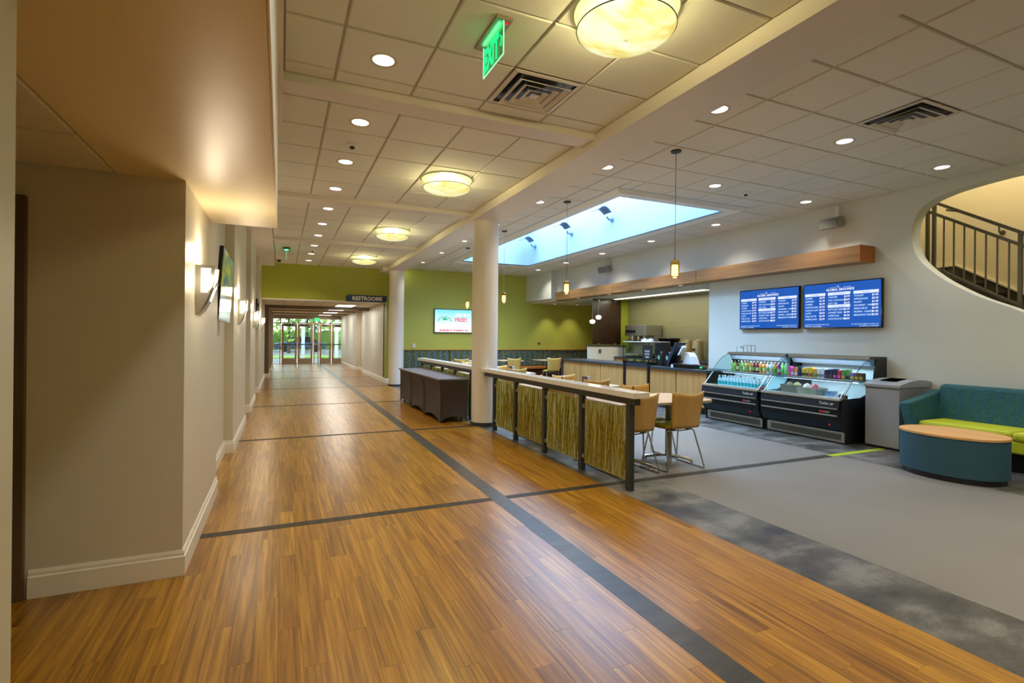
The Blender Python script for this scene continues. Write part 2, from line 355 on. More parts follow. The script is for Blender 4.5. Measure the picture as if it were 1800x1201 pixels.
# ------------------------------------------------------------------ ceilings
def subtract(t, h):
    x0, x1, y0, y1 = t; a, b, c, d = h
    if x1 <= a or x0 >= b or y1 <= c or y0 >= d: return [t]
    out = []
    if x0 < a: out.append((x0, a, y0, y1)); x0 = a
    if x1 > b: out.append((b, x1, y0, y1)); x1 = b
    if y0 < c: out.append((x0, x1, y0, c)); y0 = c
    if y1 > d: out.append((x0, x1, d, y1))
    return out
tile_cache = {}
def tiles(parent, xs, ys, z, mat, holes=(), skip=()):
    for i in range(len(xs) - 1):
        for j in range(len(ys) - 1):
            if any(abs(xs[i] - a) < 0.05 and abs(ys[j] - b) < 0.05 for a, b in skip): continue
            ts = [(xs[i], xs[i + 1], ys[j], ys[j + 1])]
            for h in holes: ts = [q for t in ts for q in subtract(t, h)]
            for a, b, c, d in ts:
                w, l = b - a - 0.018, d - c - 0.018
                if w < 0.03 or l < 0.03: continue
                key = (round(w, 3), round(l, 3), mat.name)
                if key not in tile_cache:
                    m = M(); e = 0.006
                    m.add([(-w/2, -l/2, 0.012), (w/2, -l/2, 0.012), (w/2, l/2, 0.012), (-w/2, l/2, 0.012), (-w/2 + e, -l/2 + e, 0), (w/2 - e, -l/2 + e, 0), (w/2 - e, l/2 - e, 0), (-w/2 + e, l/2 - e, 0)],
                          [(0, 1, 5, 4), (1, 2, 6, 5), (2, 3, 7, 6), (3, 0, 4, 7), (4, 5, 6, 7)])
                    tile_cache[key] = mesh('ceiling_tile', m, mat)
                o = bpy.data.objects.new('ceiling_tile', tile_cache[key]); COL.objects.link(o); o.parent = parent
                o.location = ((a + b) / 2, (c + d) / 2, z)
G = 0.6096
xl = [0.0, 0.37, 0.98, 1.59, 2.2, 2.82]; xl2 = [-0.16] + xl[1:]
BE = [(4.33, 4.56), (7.93, 8.16), (11.57, 11.8)]
cl = struct('ceiling', M().box(-0.6, 2.9, -4, 15.95, HL + 0.012, HL + 0.12), GRIDM)
def rows(a, b, ref):
    k0 = math.floor((a - ref) / G); r = [a]
    k = k0
    while ref + k * G < b - 0.06:
        if ref + k * G > a + 0.06: r.append(ref + k * G)
        k += 1
    return r + [b]
tiles(cl, xl, rows(-2.0, 4.33, 4.14), HL, TILE, skip=[(1.59, 3.53)])
tiles(cl, xl2, rows(4.56, 7.93, 4.73), HL, TILE)
tiles(cl, xl2, rows(8.16, 11.57, 8.33), HL, TILE)
tiles(cl, xl2, rows(11.8, 15.92, 11.95), HL, TILE)
xr = [3.27, 3.35, 3.96, 4.57, 5.18, 5.79, 6.40, 7.01, 7.62, XR]
SKY = (4.36, 6.93, 6.10, 14.1)
cr = struct('ceiling_cafe', M().box(3.2, 8.25, -4, SKY[2], HR + 0.012, HR + 0.1).box(3.2, SKY[0], SKY[2], YG + .1, HR + 0.012, HR + 0.1)
            .box(SKY[1], 8.25, SKY[2], YG + .1, HR + 0.012, HR + 0.1).box(SKY[0], SKY[1], SKY[3], YG + .1, HR + 0.012, HR + 0.1), GRIDM)
tiles(cr, xr[1:], [0.24 + G * k for k in range(26)] + [YG], HR, TILER, holes=[SKY, (7.85, 8.06, 14.5, 16.4)], skip=[(5.18, 2.68)])
tiles(cr, xr[:2], rows(0.24, YG, 0.24)[::2] + [YG], HR, TILER)
tiles(cr, [3.27, 5, 6.5, XR], [-4, -2, 0.24], HR, TILER)
# long beam, cross beams and bulkheads
struct('trim_11', M().box(2.82, 3.27, -4, 15.9, 3.335, HR + 0.05), BEAMP)
for i, (a, b) in enumerate(BE): struct('trim_%d' % (12 + i), M().box(0.0 if i == 0 else -0.165, 2.82, a, b, 3.395, HL + 0.02), BEAMP)
struct('trim_15', M().box(2.7, 2.82, 15.3, 15.9, 3.335, HL + 0.02), BEAMP)
struct('ceiling_soffit', M().box(-0.86, -0.042, -4, 4.86, 2.35, HL + 0.02), SATIN, bev=0.004)
struct('trim_16', M().box(-0.042, -0.036, -4, 4.86, 2.346, HL), TRIM)
struct('trim_17', M().box(-0.036, 0.0, -4, 5.1, 3.3, HL + 0.02), BEAMP)
struct('ceiling_soffit_far', M().box(-0.62, -0.165, 4.86, 15.95, 3.37, HL + 0.02), BEAMP)
al = struct('ceiling_alcove', M().box(-3.2, -0.86, 1.2, 3.7, 2.362, 2.45), GRIDM)
tiles(al, [-3.2, -2.69, -2.08, -1.47, -0.865], [1.38, 1.78, 2.39, 3.0, 3.61], 2.35, TILE)

# ------------------------------------------------------------------ corridor walls
plan = [(-0.525, 3.61), (-0.525, 5.35), (-0.62, 5.35), (-0.62, 7.12), (-0.525, 7.12), (-0.52, 9.4), (-0.61, 9.4), (-0.61, 10.7), (-0.515, 10.7), (-0.515, 12.76), (-0.6, 12.76), (-0.6, 14.3), (-0.5, 14.3), (-0.5, 28.2)]
wl = struct('wall_left', M().prism(plan + [(-0.9, 28.2), (-0.9, 3.75), (-1.25, 3.75), (-1.25, 3.61)], 0, HL + 0.02).box(-3.2, -1.25, 3.61, 3.8, 2.17, 2.5).box(-3.2, -2.45, 3.61, 3.8, 0, 2.17), PAINT)
def skirt(name, path, h=0.15, t=0.016):
    m = M(); prof = [(0, 0), (t, 0), (t, h * 0.76), (t * 0.62, h * 0.80), (t * 0.62, h * 0.9), (t * 0.3, h), (0, h)]
    P = [Vector(p) for p in path]; v = []
    for i, p in enumerate(P):
        d0 = (P[i] - P[i - 1]).normalized() if i else (P[1] - P[0]).normalized(); d1 = (P[i + 1] - P[i]).normalized() if i < len(P) - 1 else d0
        n0, n1 = Vector((d0.y, -d0.x)), Vector((d1.y, -d1.x)); b = (n0 + n1).normalized(); k = 1 / max(0.3, b.dot(n0))
        v += [(p.x + b.x * k * u, p.y + b.y * k * u, w) for u, w in prof]
    n = len(prof)
    m.add(v, [(i * n + j, i * n + (j + 1) % n, (i + 1) * n + (j + 1) % n, (i + 1) * n + j) for i in range(len(P) - 1) for j in range(n)] + [tuple(range(n)), tuple(range((len(P) - 1) * n, len(P) * n))])
    return struct(name, m, TRIM)
skirt('baseboard_left', [(-1.235, 3.61)] + plan[:-1] + [(-0.5, 15.9)])
skirt('baseboard_corridor', [(-0.5, 15.9), (-0.5, 19.3)]); 
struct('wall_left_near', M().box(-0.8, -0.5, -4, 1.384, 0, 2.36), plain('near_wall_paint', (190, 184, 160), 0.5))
struct('wall_alcove_near', M().box(-3.3, -0.8, 1.2, 1.384, 0, 2.5), PAINT)
struct('wall_alcove', M().box(-3.3, -3.2, 1.2, 3.8, 0, 2.5), PAINT)
struct('wall_back', M().box(-0.9, 8.3, -4.1, -4, 0, 3.7), PAINT)
d1 = struct('door_1', M().box(-2.45, -2.36, 3.575, 3.66, 0, 2.17).box(-1.335, -1.25, 3.575, 3.66, 0, 2.17).box(-2.36, -1.335, 3.575, 3.66, 2.085, 2.17), plain('brown_door_frame', (92, 76, 56), 0.45))
part('door_leaf', M().box(-2.36, -1.335, 3.63, 3.67, 0.01, 2.085), plain('dark_door', (26, 20, 14), 0.4), d1)
part('door_handle', M().tube([(-1.42, 3.63, 1.0), (-1.42, 3.58, 1.0), (-1.54, 3.58, 1.0)], 0.01), CHROME, d1, True)

# green header wall and far corridor
YH = 15.9
struct('wall_green_corridor', M().box(-0.5, 2.94, YH, YH + 0.4, 2.468, HL + 0.02).box(2.94, 3.2, YH, YG + 0.1, 0, HL + 0.02), GREEN_SHADED)
skirt('baseboard_green', [(2.94, 20.9), (2.94, YH), (3.1, YH)])
struct('wall_green_cafe', M().box(3.2, 10.7, YG, YG + 0.15, 0, HR + 0.02), GREEN)
struct('wall_corridor_right', M().box(2.94, 3.1, YH + 0.41, 20.9, 0, 2.5).box(3.04, 3.2, 20.9, 22.3, 0, 2.5).box(2.86, 3.2, 22.3, 28.2, 0, 2.5), PAINT)
struct('trim_18', M().box(-0.5, 2.94, YH - 0.005, YH + 0.41, 2.45, 2.468), TRIM)
skirt('baseboard_far', [(2.86, 28.1), (2.86, 22.3), (3.04, 22.3), (3.04, 20.9)])
cc = struct('ceiling_corridor', M().box(-0.9, 3.3, YH + 0.4, 28.3, 2.478, 2.6), GRIDM)
tiles(cc, [-0.5 + 0.575 * k for k in range(7)], [YH + 0.45 + 1.19 * k for k in range(11)], 2.468, TILE)
for k, y in enumerate((19.3, 22.4, 25.4)):
    struct('trim_%d' % (19 + k), M().box(-0.37, 2.94 if k == 0 else 2.86, y, y + 0.25, 2.36 if k == 0 else 2.405, 2.47).box(-0.5, -0.37 + 0.02 * k, y, y + 1.1, 0, 2.47), TAUPE if k == 0 else plain('tan_pier', (146, 122, 92), 0.5))
    struct('baseboard_pier_%d' % (k + 1), M().box(-0.5, -0.35 + 0.02 * k, y - 0.015, y + 1.1, 0, 0.14), TRIM)
for y in (18.4, 21.2, 24.0, 26.9):
    t = thing('troffer_light', 'flat ceiling light panel in the far corridor, %s one beyond the green header' % ORD[{18.4: 0, 21.2: 1, 24.0: 2, 26.9: 3}[y]], 'ceiling light', (2.0, y, 2.468), 'light panels of the far corridor')
    part('housing', M().box(1.68, 2.32, y - 0.63, y + 0.63, 2.456, 2.47), WHITE, t)
    part('lens', M().box(1.72, 2.28, y - 0.58, y + 0.58, 2.450, 2.457), TROF, t)
    lamp('AREA', (2.0, y, 2.44), 18, NEU, parent=t, shape='RECTANGLE', size=0.55, size_y=1.15)

# storefront with two pairs of doors
YS = 28.2
dr = struct('window_1', M().box(-0.5, 3.1, YS, YS + 0.1, 2.27, 2.3).box(-0.5, 3.1, YS, YS + 0.1, 2.3, 2.6).box(-0.5, 3.1, YS, YS + 0.1, 2.035, 2.09), BRONZE)
MUL = [-0.38, -0.02, 1.54, 1.76, 3.0]
for x in MUL: part('mullion', M().box(x - 0.03, x + 0.03, YS - 0.02, YS + 0.12, 0, 2.3), BRONZE, dr)
for a, b, c, d in ((-0.35, -0.05, 0.95, 1.0), (1.57, 1.73, 0.95, 1.0)): part('rail', M().box(a, b, YS, YS + 0.06, c, d), BRONZE, dr)
for a, b, z0, z1 in ((-0.35, -0.05, 0.02, 0.95), (-0.35, -0.05, 1.0, 2.035), (1.57, 1.73, 0.02, 0.95), (1.57, 1.73, 1.0, 2.035), (-0.35, 1.51, 2.09, 2.27), (1.57, 2.97, 2.09, 2.27)):
    part('pane', M().box(a, b, YS + 0.04, YS + 0.05, z0, z1), GLASSD, dr)
part('threshold', M().box(-0.38, 3.0, YS - 0.1, YS + 0.1, 0, 0.02), STEEL, dr)
for i, x in enumerate((0.02, 0.765, 1.80, 2.40)):
    w = 0.735 if i < 2 else 0.59
    d = struct('door_%d' % (i + 2), M().box(x, x + 0.11, YS, YS + 0.045, 0.02, 2.03).box(x + w - 0.11, x + w, YS, YS + 0.045, 0.02, 2.03).box(x + 0.11, x + w - 0.11, YS, YS + 0.045, 0.02, 0.28).box(x + 0.11, x + w - 0.11, YS, YS + 0.045, 1.89, 2.03), BRONZE)
    part('pane', M().box(x + 0.11, x + w - 0.11, YS + 0.02, YS + 0.026, 0.28, 1.89), GLASSD, d)
    part('push_bar', M().box(x + 0.04, x + w - 0.04, YS - 0.06, YS - 0.02, 0.96, 1.01).box(x + 0.05, x + 0.09, YS - 0.03, YS, 0.95, 1.02).box(x + w - 0.09, x + w - 0.05, YS - 0.03, YS, 0.95, 1.02), DARKM, d)
    part('door_closer', M().box(x + 0.15, x + w - 0.2, YS - 0.05, YS, 1.93, 1.99), DARKM, d)
t = thing('exit_sign', 'small green lit EXIT sign above the far glass doors', 'sign', (1.65, YS - 0.05, 2.3))
part('housing', M().box(1.55, 1.8, YS - 0.07, YS - 0.03, 2.18, 2.33), EXG, t)
part('lettering', M().text('EXIT', (1.675, YS - 0.072, 2.21), (1, 0, 0), EY, 0.12, 'CENTER'), WHITE, t)
# outside: trees, hedge, cars, posts
lf = {}
def tree(x, y, h, r, label, mat):
    t = thing('tree', label, 'tree', (x, y, -0.03), 'trees beyond the glass doors')
    part('trunk', M().cyl((x, y, -0.03), (x, y, h * 0.6), 0.14, 8, 0.08), plain('bark', (90, 74, 56), 0.9), t)
    m = M(); random.seed(int(x * 10 + y))
    for k in range(420):
        u = Vector((random.gauss(0, 1), random.gauss(0, 1), random.gauss(0, 1))).normalized() * (random.random() ** 0.4)
        c = Vector((x, y, h * 0.58)) + Vector((u.x * r, u.y * r, u.z * h * 0.42)); a = Vector((random.gauss(0, 1), random.gauss(0, 1), random.gauss(0, 1))).normalized(); b = a.orthogonal().normalized(); s_ = r * 0.11
        m.add([c - a * s_, c + b * s_ * 0.6, c + a * s_, c - b * s_ * 0.6], [(0, 1, 2, 3)])
    part('foliage', m, mat, t, normals=False)
LEAF = plain('tree_leaf', (104, 140, 50), 0.6, var=0.4, scale=0.9); LEAF2 = plain('bright_tree_leaf', (150, 190, 70), 0.6, var=0.3, scale=0.9); LEAF3 = plain('dark_tree_leaf', (56, 100, 60), 0.6, var=0.4, scale=0.9)
tree(0.6, 46, 6, 2.2, 'bright green tree outside, seen through the first glass door', LEAF2)
tree(2.4, 55.3, 7, 2.1, 'dark green tree outside between the two door leaves', LEAF3)
tree(4.6, 44, 6, 2.3, 'yellow-green tree outside behind the second pair of doors', LEAF2)
tree(8.6, 52, 7, 2.8, 'dense dark tree farthest along outside the second pair of doors', LEAF)
tree(-3.8, 56, 7, 3.0, 'dim green tree outside behind the narrow side pane', LEAF3)
tag(part('hedge', M().grid(lambda u, v: (-8 + 22 * u, 60 + 0.4 * math.sin(40 * u), 1.9 * v + 0.15 * math.sin(90 * u) * v), 90, 3), LEAF, solid=1.2), 'long clipped hedge outside beyond the parking place', 'hedge')
tag(part('lawn', M().box(-10, 20, 36, 39.5, -0.03, 0.02), plain('grass', (130, 160, 60), 0.9, var=0.3, scale=3)), 'strip of lawn between the doors and the parked cars', 'lawn')['kind'] = 'stuff'
def car(x, y, c, label):
    t = thing('car', label, 'car', (x, y, -0.03))
    part('body', M().prism([(x - 2.1, 0.3), (x - 2.15, 0.7), (x - 1.3, 0.85), (x + 1.9, 0.85), (x + 2.15, 0.7), (x + 2.1, 0.3)], y - 0.85, y + 0.85, 'y'), c, t, bev=0.08)
    part('cabin', M().prism([(x - 1.2, 0.84), (x - 0.6, 1.32), (x + 0.9, 1.35), (x + 1.6, 0.84)], y - 0.72, y + 0.72, 'y'), BLACKG, t, bev=0.05)
    for a in (-1.3, 1.3): part('wheel', M().cyl((x + a, y - 0.9, 0.28), (x + a, y - 0.68, 0.28), 0.31, 16), BLACK, t)
car(1.6, 50.5, plain('blue_car_paint', (62, 78, 112), 0.3), 'blue car parked outside beyond the first pair of glass doors')
car(-3.4, 51, plain('grey_car_paint', (90, 100, 120), 0.3), 'grey car parked outside behind the narrow side pane')
for x in (1.15, 2.95): tag(part('canopy_post', M().box(x - 0.09, x + 0.09, 31.4, 31.6, -0.03, 3.0), WHITE), 'white canopy post outside %s' % ('the first pair of glass doors' if x < 2 else 'the second pair of glass doors'), 'post', 'posts outside the doors')

# ------------------------------------------------------------------ columns
for y, lb in ((7.95, 'thick round white column at the near end of the cloth-covered table'), (15.1, 'round white column beside the green corridor opening')):
    t = thing('column', lb, 'column', (3.07, y, 0))
    part('shaft', M().lathe([(0.212, 0.03), (0.212, 3.335)], (3.07, y, 0), 48), COLM, t, True)
    part('base_ring', M().lathe([(0.2, 0), (0.224, 0), (0.224, 0.055), (0.2, 0.055)], (3.07, y, 0), 48), BLK2, t, True)

# ------------------------------------------------------------------ cafe wall with the rounded stair opening
def pix_hole():
    pts = [(4.31, 2.95), (4.29, 3.1), (4.22, 3.25), (4.08, 3.35), (3.88, 3.41), (3.72, 3.435), (3.45, 3.46), (3.1, 3.472), (2.2, 3.475), (1.2, 3.475), (0.6, 3.35), (0.35, 3.0), (0.35, 0.9), (0.5, 0.4), (0.9, 0.42), (1.6, 0.82), (2.4, 1.33), (3.1, 1.785), (3.5, 1.985), (3.78, 2.16), (4.0, 2.33), (4.18, 2.52), (4.26, 2.66), (4.3, 2.8)]
    out = []
    n = len(pts)
    for i in range(n):   # smooth closed curve through the points
        p0, p1, p2, p3 = pts[i - 1], pts[i], pts[(i + 1) % n], pts[(i + 2) % n]
        for k in range(4):
            t = k / 4
            out.append(tuple(0.5 * (2 * p1[q] + (p2[q] - p0[q]) * t + (2 * p0[q] - 5 * p1[q] + 4 * p2[q] - p3[q]) * t * t + (3 * p1[q] - p0[q] - 3 * p2[q] + p3[q]) * t ** 3) for q in (0, 1)))
    return out
hole = pix_hole(); outer = [(-4, 0), (8.05, 0), (8.05, HR + 0.02), (-4, HR + 0.02)]
tri = tessellate_polygon([[Vector((0, a, b)) for a, b in outer], [Vector((0, a, b)) for a, b in hole]])
pts = outer + hole; n = len(pts); m = M()
fs = [tuple(t) for t in tri] + [tuple(n + i for i in t) for t in tri]
fs += [(i, (i + 1) % 4, n + (i + 1) % 4, n + i) for i in range(4)]
k = len(hole); fs += [(4 + i, 4 + (i + 1) % k, n + 4 + (i + 1) % k, n + 4 + i) for i in range(k)]
m.add([(XR, a, b) for a, b in pts] + [(XR + 0.2, a, b) for a, b in pts], fs)
struct('wall_right', m, PAINTR)
struct('wall_bulkhead', M().box(XR, XR + 0.2, 8.05, 14.5, 2.62, HR + 0.02), PAINTR); struct('wall_bulkhead_end', M().box(7.85, 8.25, 14.5, YG, 2.69, HR + 0.02), PAINTR)
# stairwell
for b_ in ((9.6, 9.7, -1, 6.4, 0, 5.4), (XR + 0.2, 9.7, 6.3, 6.4, 0, 5.4), (XR + 0.2, 9.7, -1.1, -1, 0, 5.4), (XR + 0.2, XR + 0.25, -1, 6.4, HR + 0.02, 5.4)): struct('wall_stair', M().box(*b_), CREAM)
struct('ceiling_stair', M().box(XR + 0.2, 9.7, -1, 6.4, 5.3, 5.4), CREAM)
lamp('AREA', (8.95, 3.4, 5.2), 44, (1.0, 0.94, 0.80), shape='RECTANGLE', size=0.9, size_y=3.0)
SD = plain('dark_stair_rubber', (58, 54, 42), 0.6); SLIN = lambda y: 2.52 - 0.63 * (4.45 - y)
st = thing('staircase', 'dark staircase climbing behind the rounded wall opening', 'stairs', (8.95, 2.5, 0))
for k in range(14):
    y1 = 4.45 - 0.27 * k; z = 2.52 - 0.17 * (k + 1)
    part('step', M().box(8.3, 9.58, y1 - 0.3, y1, z - 0.045, z).box(8.32, 9.56, y1 - 0.02, y1, z - 0.05, z + 0.12), SD, st)
part('landing', M().box(8.3, 9.58, 4.45, 6.3, 2.4, 2.52), SD, st)
part('skirting', M().prism([(6.3, 2.62), (4.5, 2.62), (0.7, 0.23), (0.7, -0.0), (1.2, 0.1), (4.5, 2.2), (6.3, 2.2)], 9.57, 9.6, 'x'), SD, st)
part('skirting_cap', M().prism([(6.3, 2.64), (4.5, 2.64), (0.7, 0.25), (0.7, 0.22), (4.5, 2.61), (6.3, 2.61)], 9.56, 9.6, 'x'), CREAM, st)
rl = thing('stair_railing', 'dark green-grey metal railing with square balusters in the rounded opening', 'railing', (8.45, 2.5, 0))
RM = plain('olive_grey_rail', (92, 90, 72), 0.45, 0.2)
def along(y0, y1, dz, w, h): return M().prism([(y0, SLIN(y0) + dz), (y1, SLIN(y1) + dz), (y1, SLIN(y1) + dz + h), (y0, SLIN(y0) + dz + h)], 8.45 - w, 8.45 + w, 'x')
part('handrail', along(4.3, 0.9, 1.0, 0.022, 0.045), RM, rl); part('mid_rail', along(4.3, 0.9, 0.84, 0.018, 0.045), RM, rl); part('bottom_rail', along(4.3, 0.9, 0.08, 0.016, 0.035), RM, rl)
for z in (3.46, 3.27, 2.56): part('landing_rail', M().box(8.43, 8.47, 4.3, 5.6, z, z + 0.04), RM, rl)
for y in (4.32, 4.24, 3.3, 2.35, 1.4): part('post', M().box(8.43, 8.47, y - 0.02, y + 0.02, SLIN(y) - 0.1, SLIN(min(y, 4.3)) + 1.03), RM, rl)
for y0 in (4.24, 3.3, 2.35):
    for k in range(1, 8): y = y0 - k * 0.1185; part('baluster', M().box(8.442, 8.458, y - 0.008, y + 0.008, SLIN(y) + 0.1, SLIN(y) + 0.86), RM, rl)
for y in (4.45, 4.6, 4.75, 4.9, 5.05): part('baluster', M().box(8.442, 8.458, y - 0.008, y + 0.008, 2.58, 3.29), RM, rl)
hr = thing('wall_handrail', 'round handrail on brackets along the cream stair wall', 'handrail', (9.5, 2.5, 0))
part('rail', M().tube([(9.5, 4.6, 3.5), (9.5, 4.45, 3.45), (9.5, 1.0, 1.27)], 0.02), RM, hr, True)
for y in (3.95, 2.6): part('bracket', M().tube([(9.59, y, SLIN(y) + 0.83), (9.5, y, SLIN(y) + 0.83), (9.5, y, SLIN(y) + 0.92)], 0.012).cyl((9.6, y, SLIN(y) + 0.83), (9.585, y, SLIN(y) + 0.83), 0.035), RM, hr, True)

# ------------------------------------------------------------------ kitchen recess
struct('ceiling_kitchen', M().box(XR, 10.6, 8.05, YG, 2.62, 2.7), plain('kitchen_ceiling_paint', (214, 212, 200), 0.6))
struct('wall_kitchen_tile', M().box(9.8, 9.95, 8.05, 13.1, 0, 2.65), OLIVE)
struct('wall_kitchen_side', M().box(XR + 0.2, 9.95, 7.9, 8.05, 0, 2.65), PAINTR)
struct('wall_kitchen_green', M().box(9.2, 10.7, 13.1, 13.25, 0, 2.65), plain('bright_lime_paint', (156, 170, 44), 0.5))
struct('wall_green_end', M().box(10.6, 10.7, 13.2, YG, 0, 2.7), GREEN)
ti = thing('timber_fascia', 'long walnut timber fascia running above the counter and menu screens', 'fascia', (7.87, 9, 2.6))
for a, b in ((4.82, 8.06), (8.075, 10.95), (10.965, 14.0)):
    part('fascia_board', M().box(7.71, XR + 0.0, a, b, 2.598, 2.84), TIMB, ti, bev=0.003)
part('end_cap', M().box(7.705, XR, 4.8, 4.82, 2.596, 2.842), TIMBE, ti)
for i, y in enumerate((8.7, 9.95, 11.35, 12.9)):
    t = thing('fascia_downlight', 'tiny round light under the timber fascia, %s from the menu screens' % ORD[i], 'downlight', (7.88, y, 2.598), 'lights under the timber fascia')
    part('trim_ring', M().lathe([(0.03, 0), (0.055, 0), (0.055, -0.006), (0.04, -0.006)], (7.88, y, 2.598), 20), WHITE, t)
    part('lens', M().lathe([(0.0005, -0.003), (0.04, -0.003)], (7.88, y, 2.598), 20), LENSR, t)
    lamp('SPOT', (7.88, y, 2.58), 9, WARM, parent=t, spot_size=math.radians(100), spot_blend=0.8, shadow_soft_size=0.04)
sl = thing('strip_light', 'long bright linear light in the kitchen ceiling over the back counter', 'ceiling light', (9.1, 11, 2.6))
part('housing', M().box(9.0, 9.2, 9.15, 12.8, 2.6, 2.62), WHITE, sl)
for a, b in ((9.18, 10.35), (10.38, 11.55), (11.58, 12.77)): part('lens', M().box(9.02, 9.18, a, b, 2.592, 2.6), STRIPL, sl)
lamp('AREA', (9.1, 10.95, 2.58), 30, (1, 0.93, 0.75), parent=sl, shape='RECTANGLE', size=0.16, size_y=3.5)
for i, (x, y) in enumerate(((8.7, 15.8), (9.6, 15.8))):
    t = thing('niche_downlight', 'small downlight washing the green end wall, %s one' % ('nearer the seats' if i == 0 else 'nearer the kitchen'), 'downlight', (x, y, 2.62))
    part('trim_ring', M().lathe([(0.04, 0), (0.07, 0), (0.07, -0.006), (0.05, -0.006)], (x, y, 2.62), 20), WHITE, t)
    part('lens', M().lathe([(0.0005, -0.003), (0.05, -0.003)], (x, y, 2.62), 20), LENSR, t)
    lamp('SPOT', (x, y, 2.6), 26, (1, 0.9, 0.6), parent=t, rot=(math.radians(14), 0, 0), spot_size=math.radians(80), spot_blend=0.9, shadow_soft_size=0.05)
# half wall and hanging resin panel
struct('wall_half', M().box(8.26, 9.55, 12.86, 13.0, 0, 1.2), plain('half_wall_paint', (214, 208, 188), 0.5))
struct('trim_22', M().box(8.24, 9.57, 12.84, 13.02, 1.2, 1.225), BLK2)
part('outlet', M().box(8.56, 8.66, 12.85, 12.861, 1.0, 1.12), STEEL, bpy.data.objects['wall_half'], bev=0.002)
t = thing('resin_panel', 'dark brown mottled resin panel hung above the cream half wall', 'panel', (8.9, 12.93, 1.26))
part('sheet', M().box(8.4, 9.4, 12.92, 12.94, 1.255, 2.6), RESIN, t)
for x in (8.6, 9.2):
    for z in (1.26, 2.56): part('clip', M().box(x - 0.02, x + 0.02, 12.9, 12.96, z - 0.03, z + 0.03), STEEL, t)
# service counter
ct = thing('service_counter', 'long service counter with pale wood panels and dark worktop', 'counter', (7.7, 10.2, 0))
for a, b in ((7.4, 8.21), (8.22, 9.03), (9.04, 9.97), (9.98, 10.93), (10.94, 11.87), (11.88, 12.8)):
    part('front_panel', M().box(7.34, 7.36, a, b - 0.012, 0.13, 0.80), CTRW, ct, bev=0.002)
part('carcass', M().box(7.36, 8.04, 7.4, 12.82, 0.1, 0.80), plain('brown_gap', (70, 48, 30), 0.6), ct)
part('toe_kick', M().box(7.5, 8.0, 7.42, 12.8, 0, 0.1), plain('teal_grey_kick', (66, 88, 92), 0.5), ct)
part('worktop', M().box(7.3, 8.04, 7.36, 12.85, 0.80, 0.846), BLK2, ct, bev=0.004)
part('end_panel', M().box(7.3, 8.04, 12.82, 12.85, 0, 0.80), BLK2, ct)
bc = thing('back_counter', 'back counter of the kitchen under the coffee machines', 'counter', (9.45, 10.5, 0))
part('carcass', M().box(9.15, 9.79, 8.1, 12.82, 0, 0.86), CTRW, bc); part('worktop', M().box(9.1, 9.79, 8.1, 12.84, 0.86, 0.9), BLK2, bc)
# espresso machine
t = thing('espresso_machine', 'large steel espresso machine on the back counter by the green strip', 'coffee machine', (9.45, 11.95, 0.9))
part('body', M().box(9.2, 9.76, 11.5, 12.45, 1.52, 1.82).box(9.5, 9.76, 11.5, 12.45, 1.0, 1.52), STEEL, t, bev=0.01)
part('drip_tray', M().box(9.18, 9.76, 11.5, 12.45, 0.94, 1.02), STEEL, t)
for y in (11.7, 11.97, 12.25):
    h = part('group_head', M().cyl((9.33, y, 1.52), (9.33, y, 1.38), 0.05), CHROME, t, True); part('handle', M().tube([(9.3, y, 1.39), (9.12, y, 1.37)], 0.015), BLACK, h, True)
part('button_panel', M().box(9.19, 9.2, 11.95, 12.4, 1.6, 1.68), BLACK, t)
for y in (11.55, 12.4):
    for x in (9.25, 9.7): part('foot', M().cyl((x, y, 0.9), (x, y, 0.94), 0.025), BLACK, t)
for i, (y, x) in enumerate(((11.1, 9.5), (10.72, 9.5))):
    t = thing('coffee_grinder', 'coffee grinder with clear bean hopper, %s' % ('next to the espresso machine' if i == 0 else 'farther from the espresso machine'), 'grinder', (x, y, 0.9), 'grinders on the back counter')
    part('body', M().box(x - 0.11, x + 0.13, y - 0.1, y + 0.1, 0.9, 1.2), BLACK, t, bev=0.02)
    part('hopper', M().lathe([(0.05, 1.2), (0.07, 1.24), (0.16, 1.42), (0.16, 1.45)], (x, y, 0), 20), pane('hopper_glass', (120, 110, 100)), t, True)
    part('beans', M().lathe([(0.0005, 1.22), (0.06, 1.23), (0.11, 1.32), (0.0005, 1.33)], (x, y, 0), 16), plain('coffee_beans', (44, 26, 14), 0.5), t, True)
    part('lid', M().lathe([(0.0005, 1.475), (0.1, 1.47), (0.17, 1.45), (0.17, 1.44)], (x, y, 0), 20), BLACK, t, True)
GOLD = plain('champagne_metal', (176, 158, 112), 0.35, 0.5)
for i, y in enumerate((10.25, 9.85)):
    t = thing('coffee_urn', 'tall champagne coffee urn on back counter, %s' % ('nearer the grinders' if i == 0 else 'nearer the white wall'), 'coffee urn', (9.5, y, 0.9), 'coffee urns')
    part('body', M().lathe([(0.0005, 0), (0.13, 0), (0.13, 0.46), (0.11, 0.49), (0.0005, 0.5)], (9.5, y, 0.9), 24), GOLD, t, True)
    part('spout', M().tube([(9.37, y, 1.1), (9.32, y, 1.1), (9.32, y, 1.05)], 0.012), BLACK, t, True)
    part('handle', M().box(9.34, 9.38, y - 0.03, y + 0.03, 1.16, 1.2), REDL if i == 2 else BLACK, t)
    part('lid', M().lathe([(0.0005, 0.53), (0.03, 0.53), (0.12, 0.5), (0.12, 0.49)], (9.5, y, 0.9), 20), GOLD, t, True)
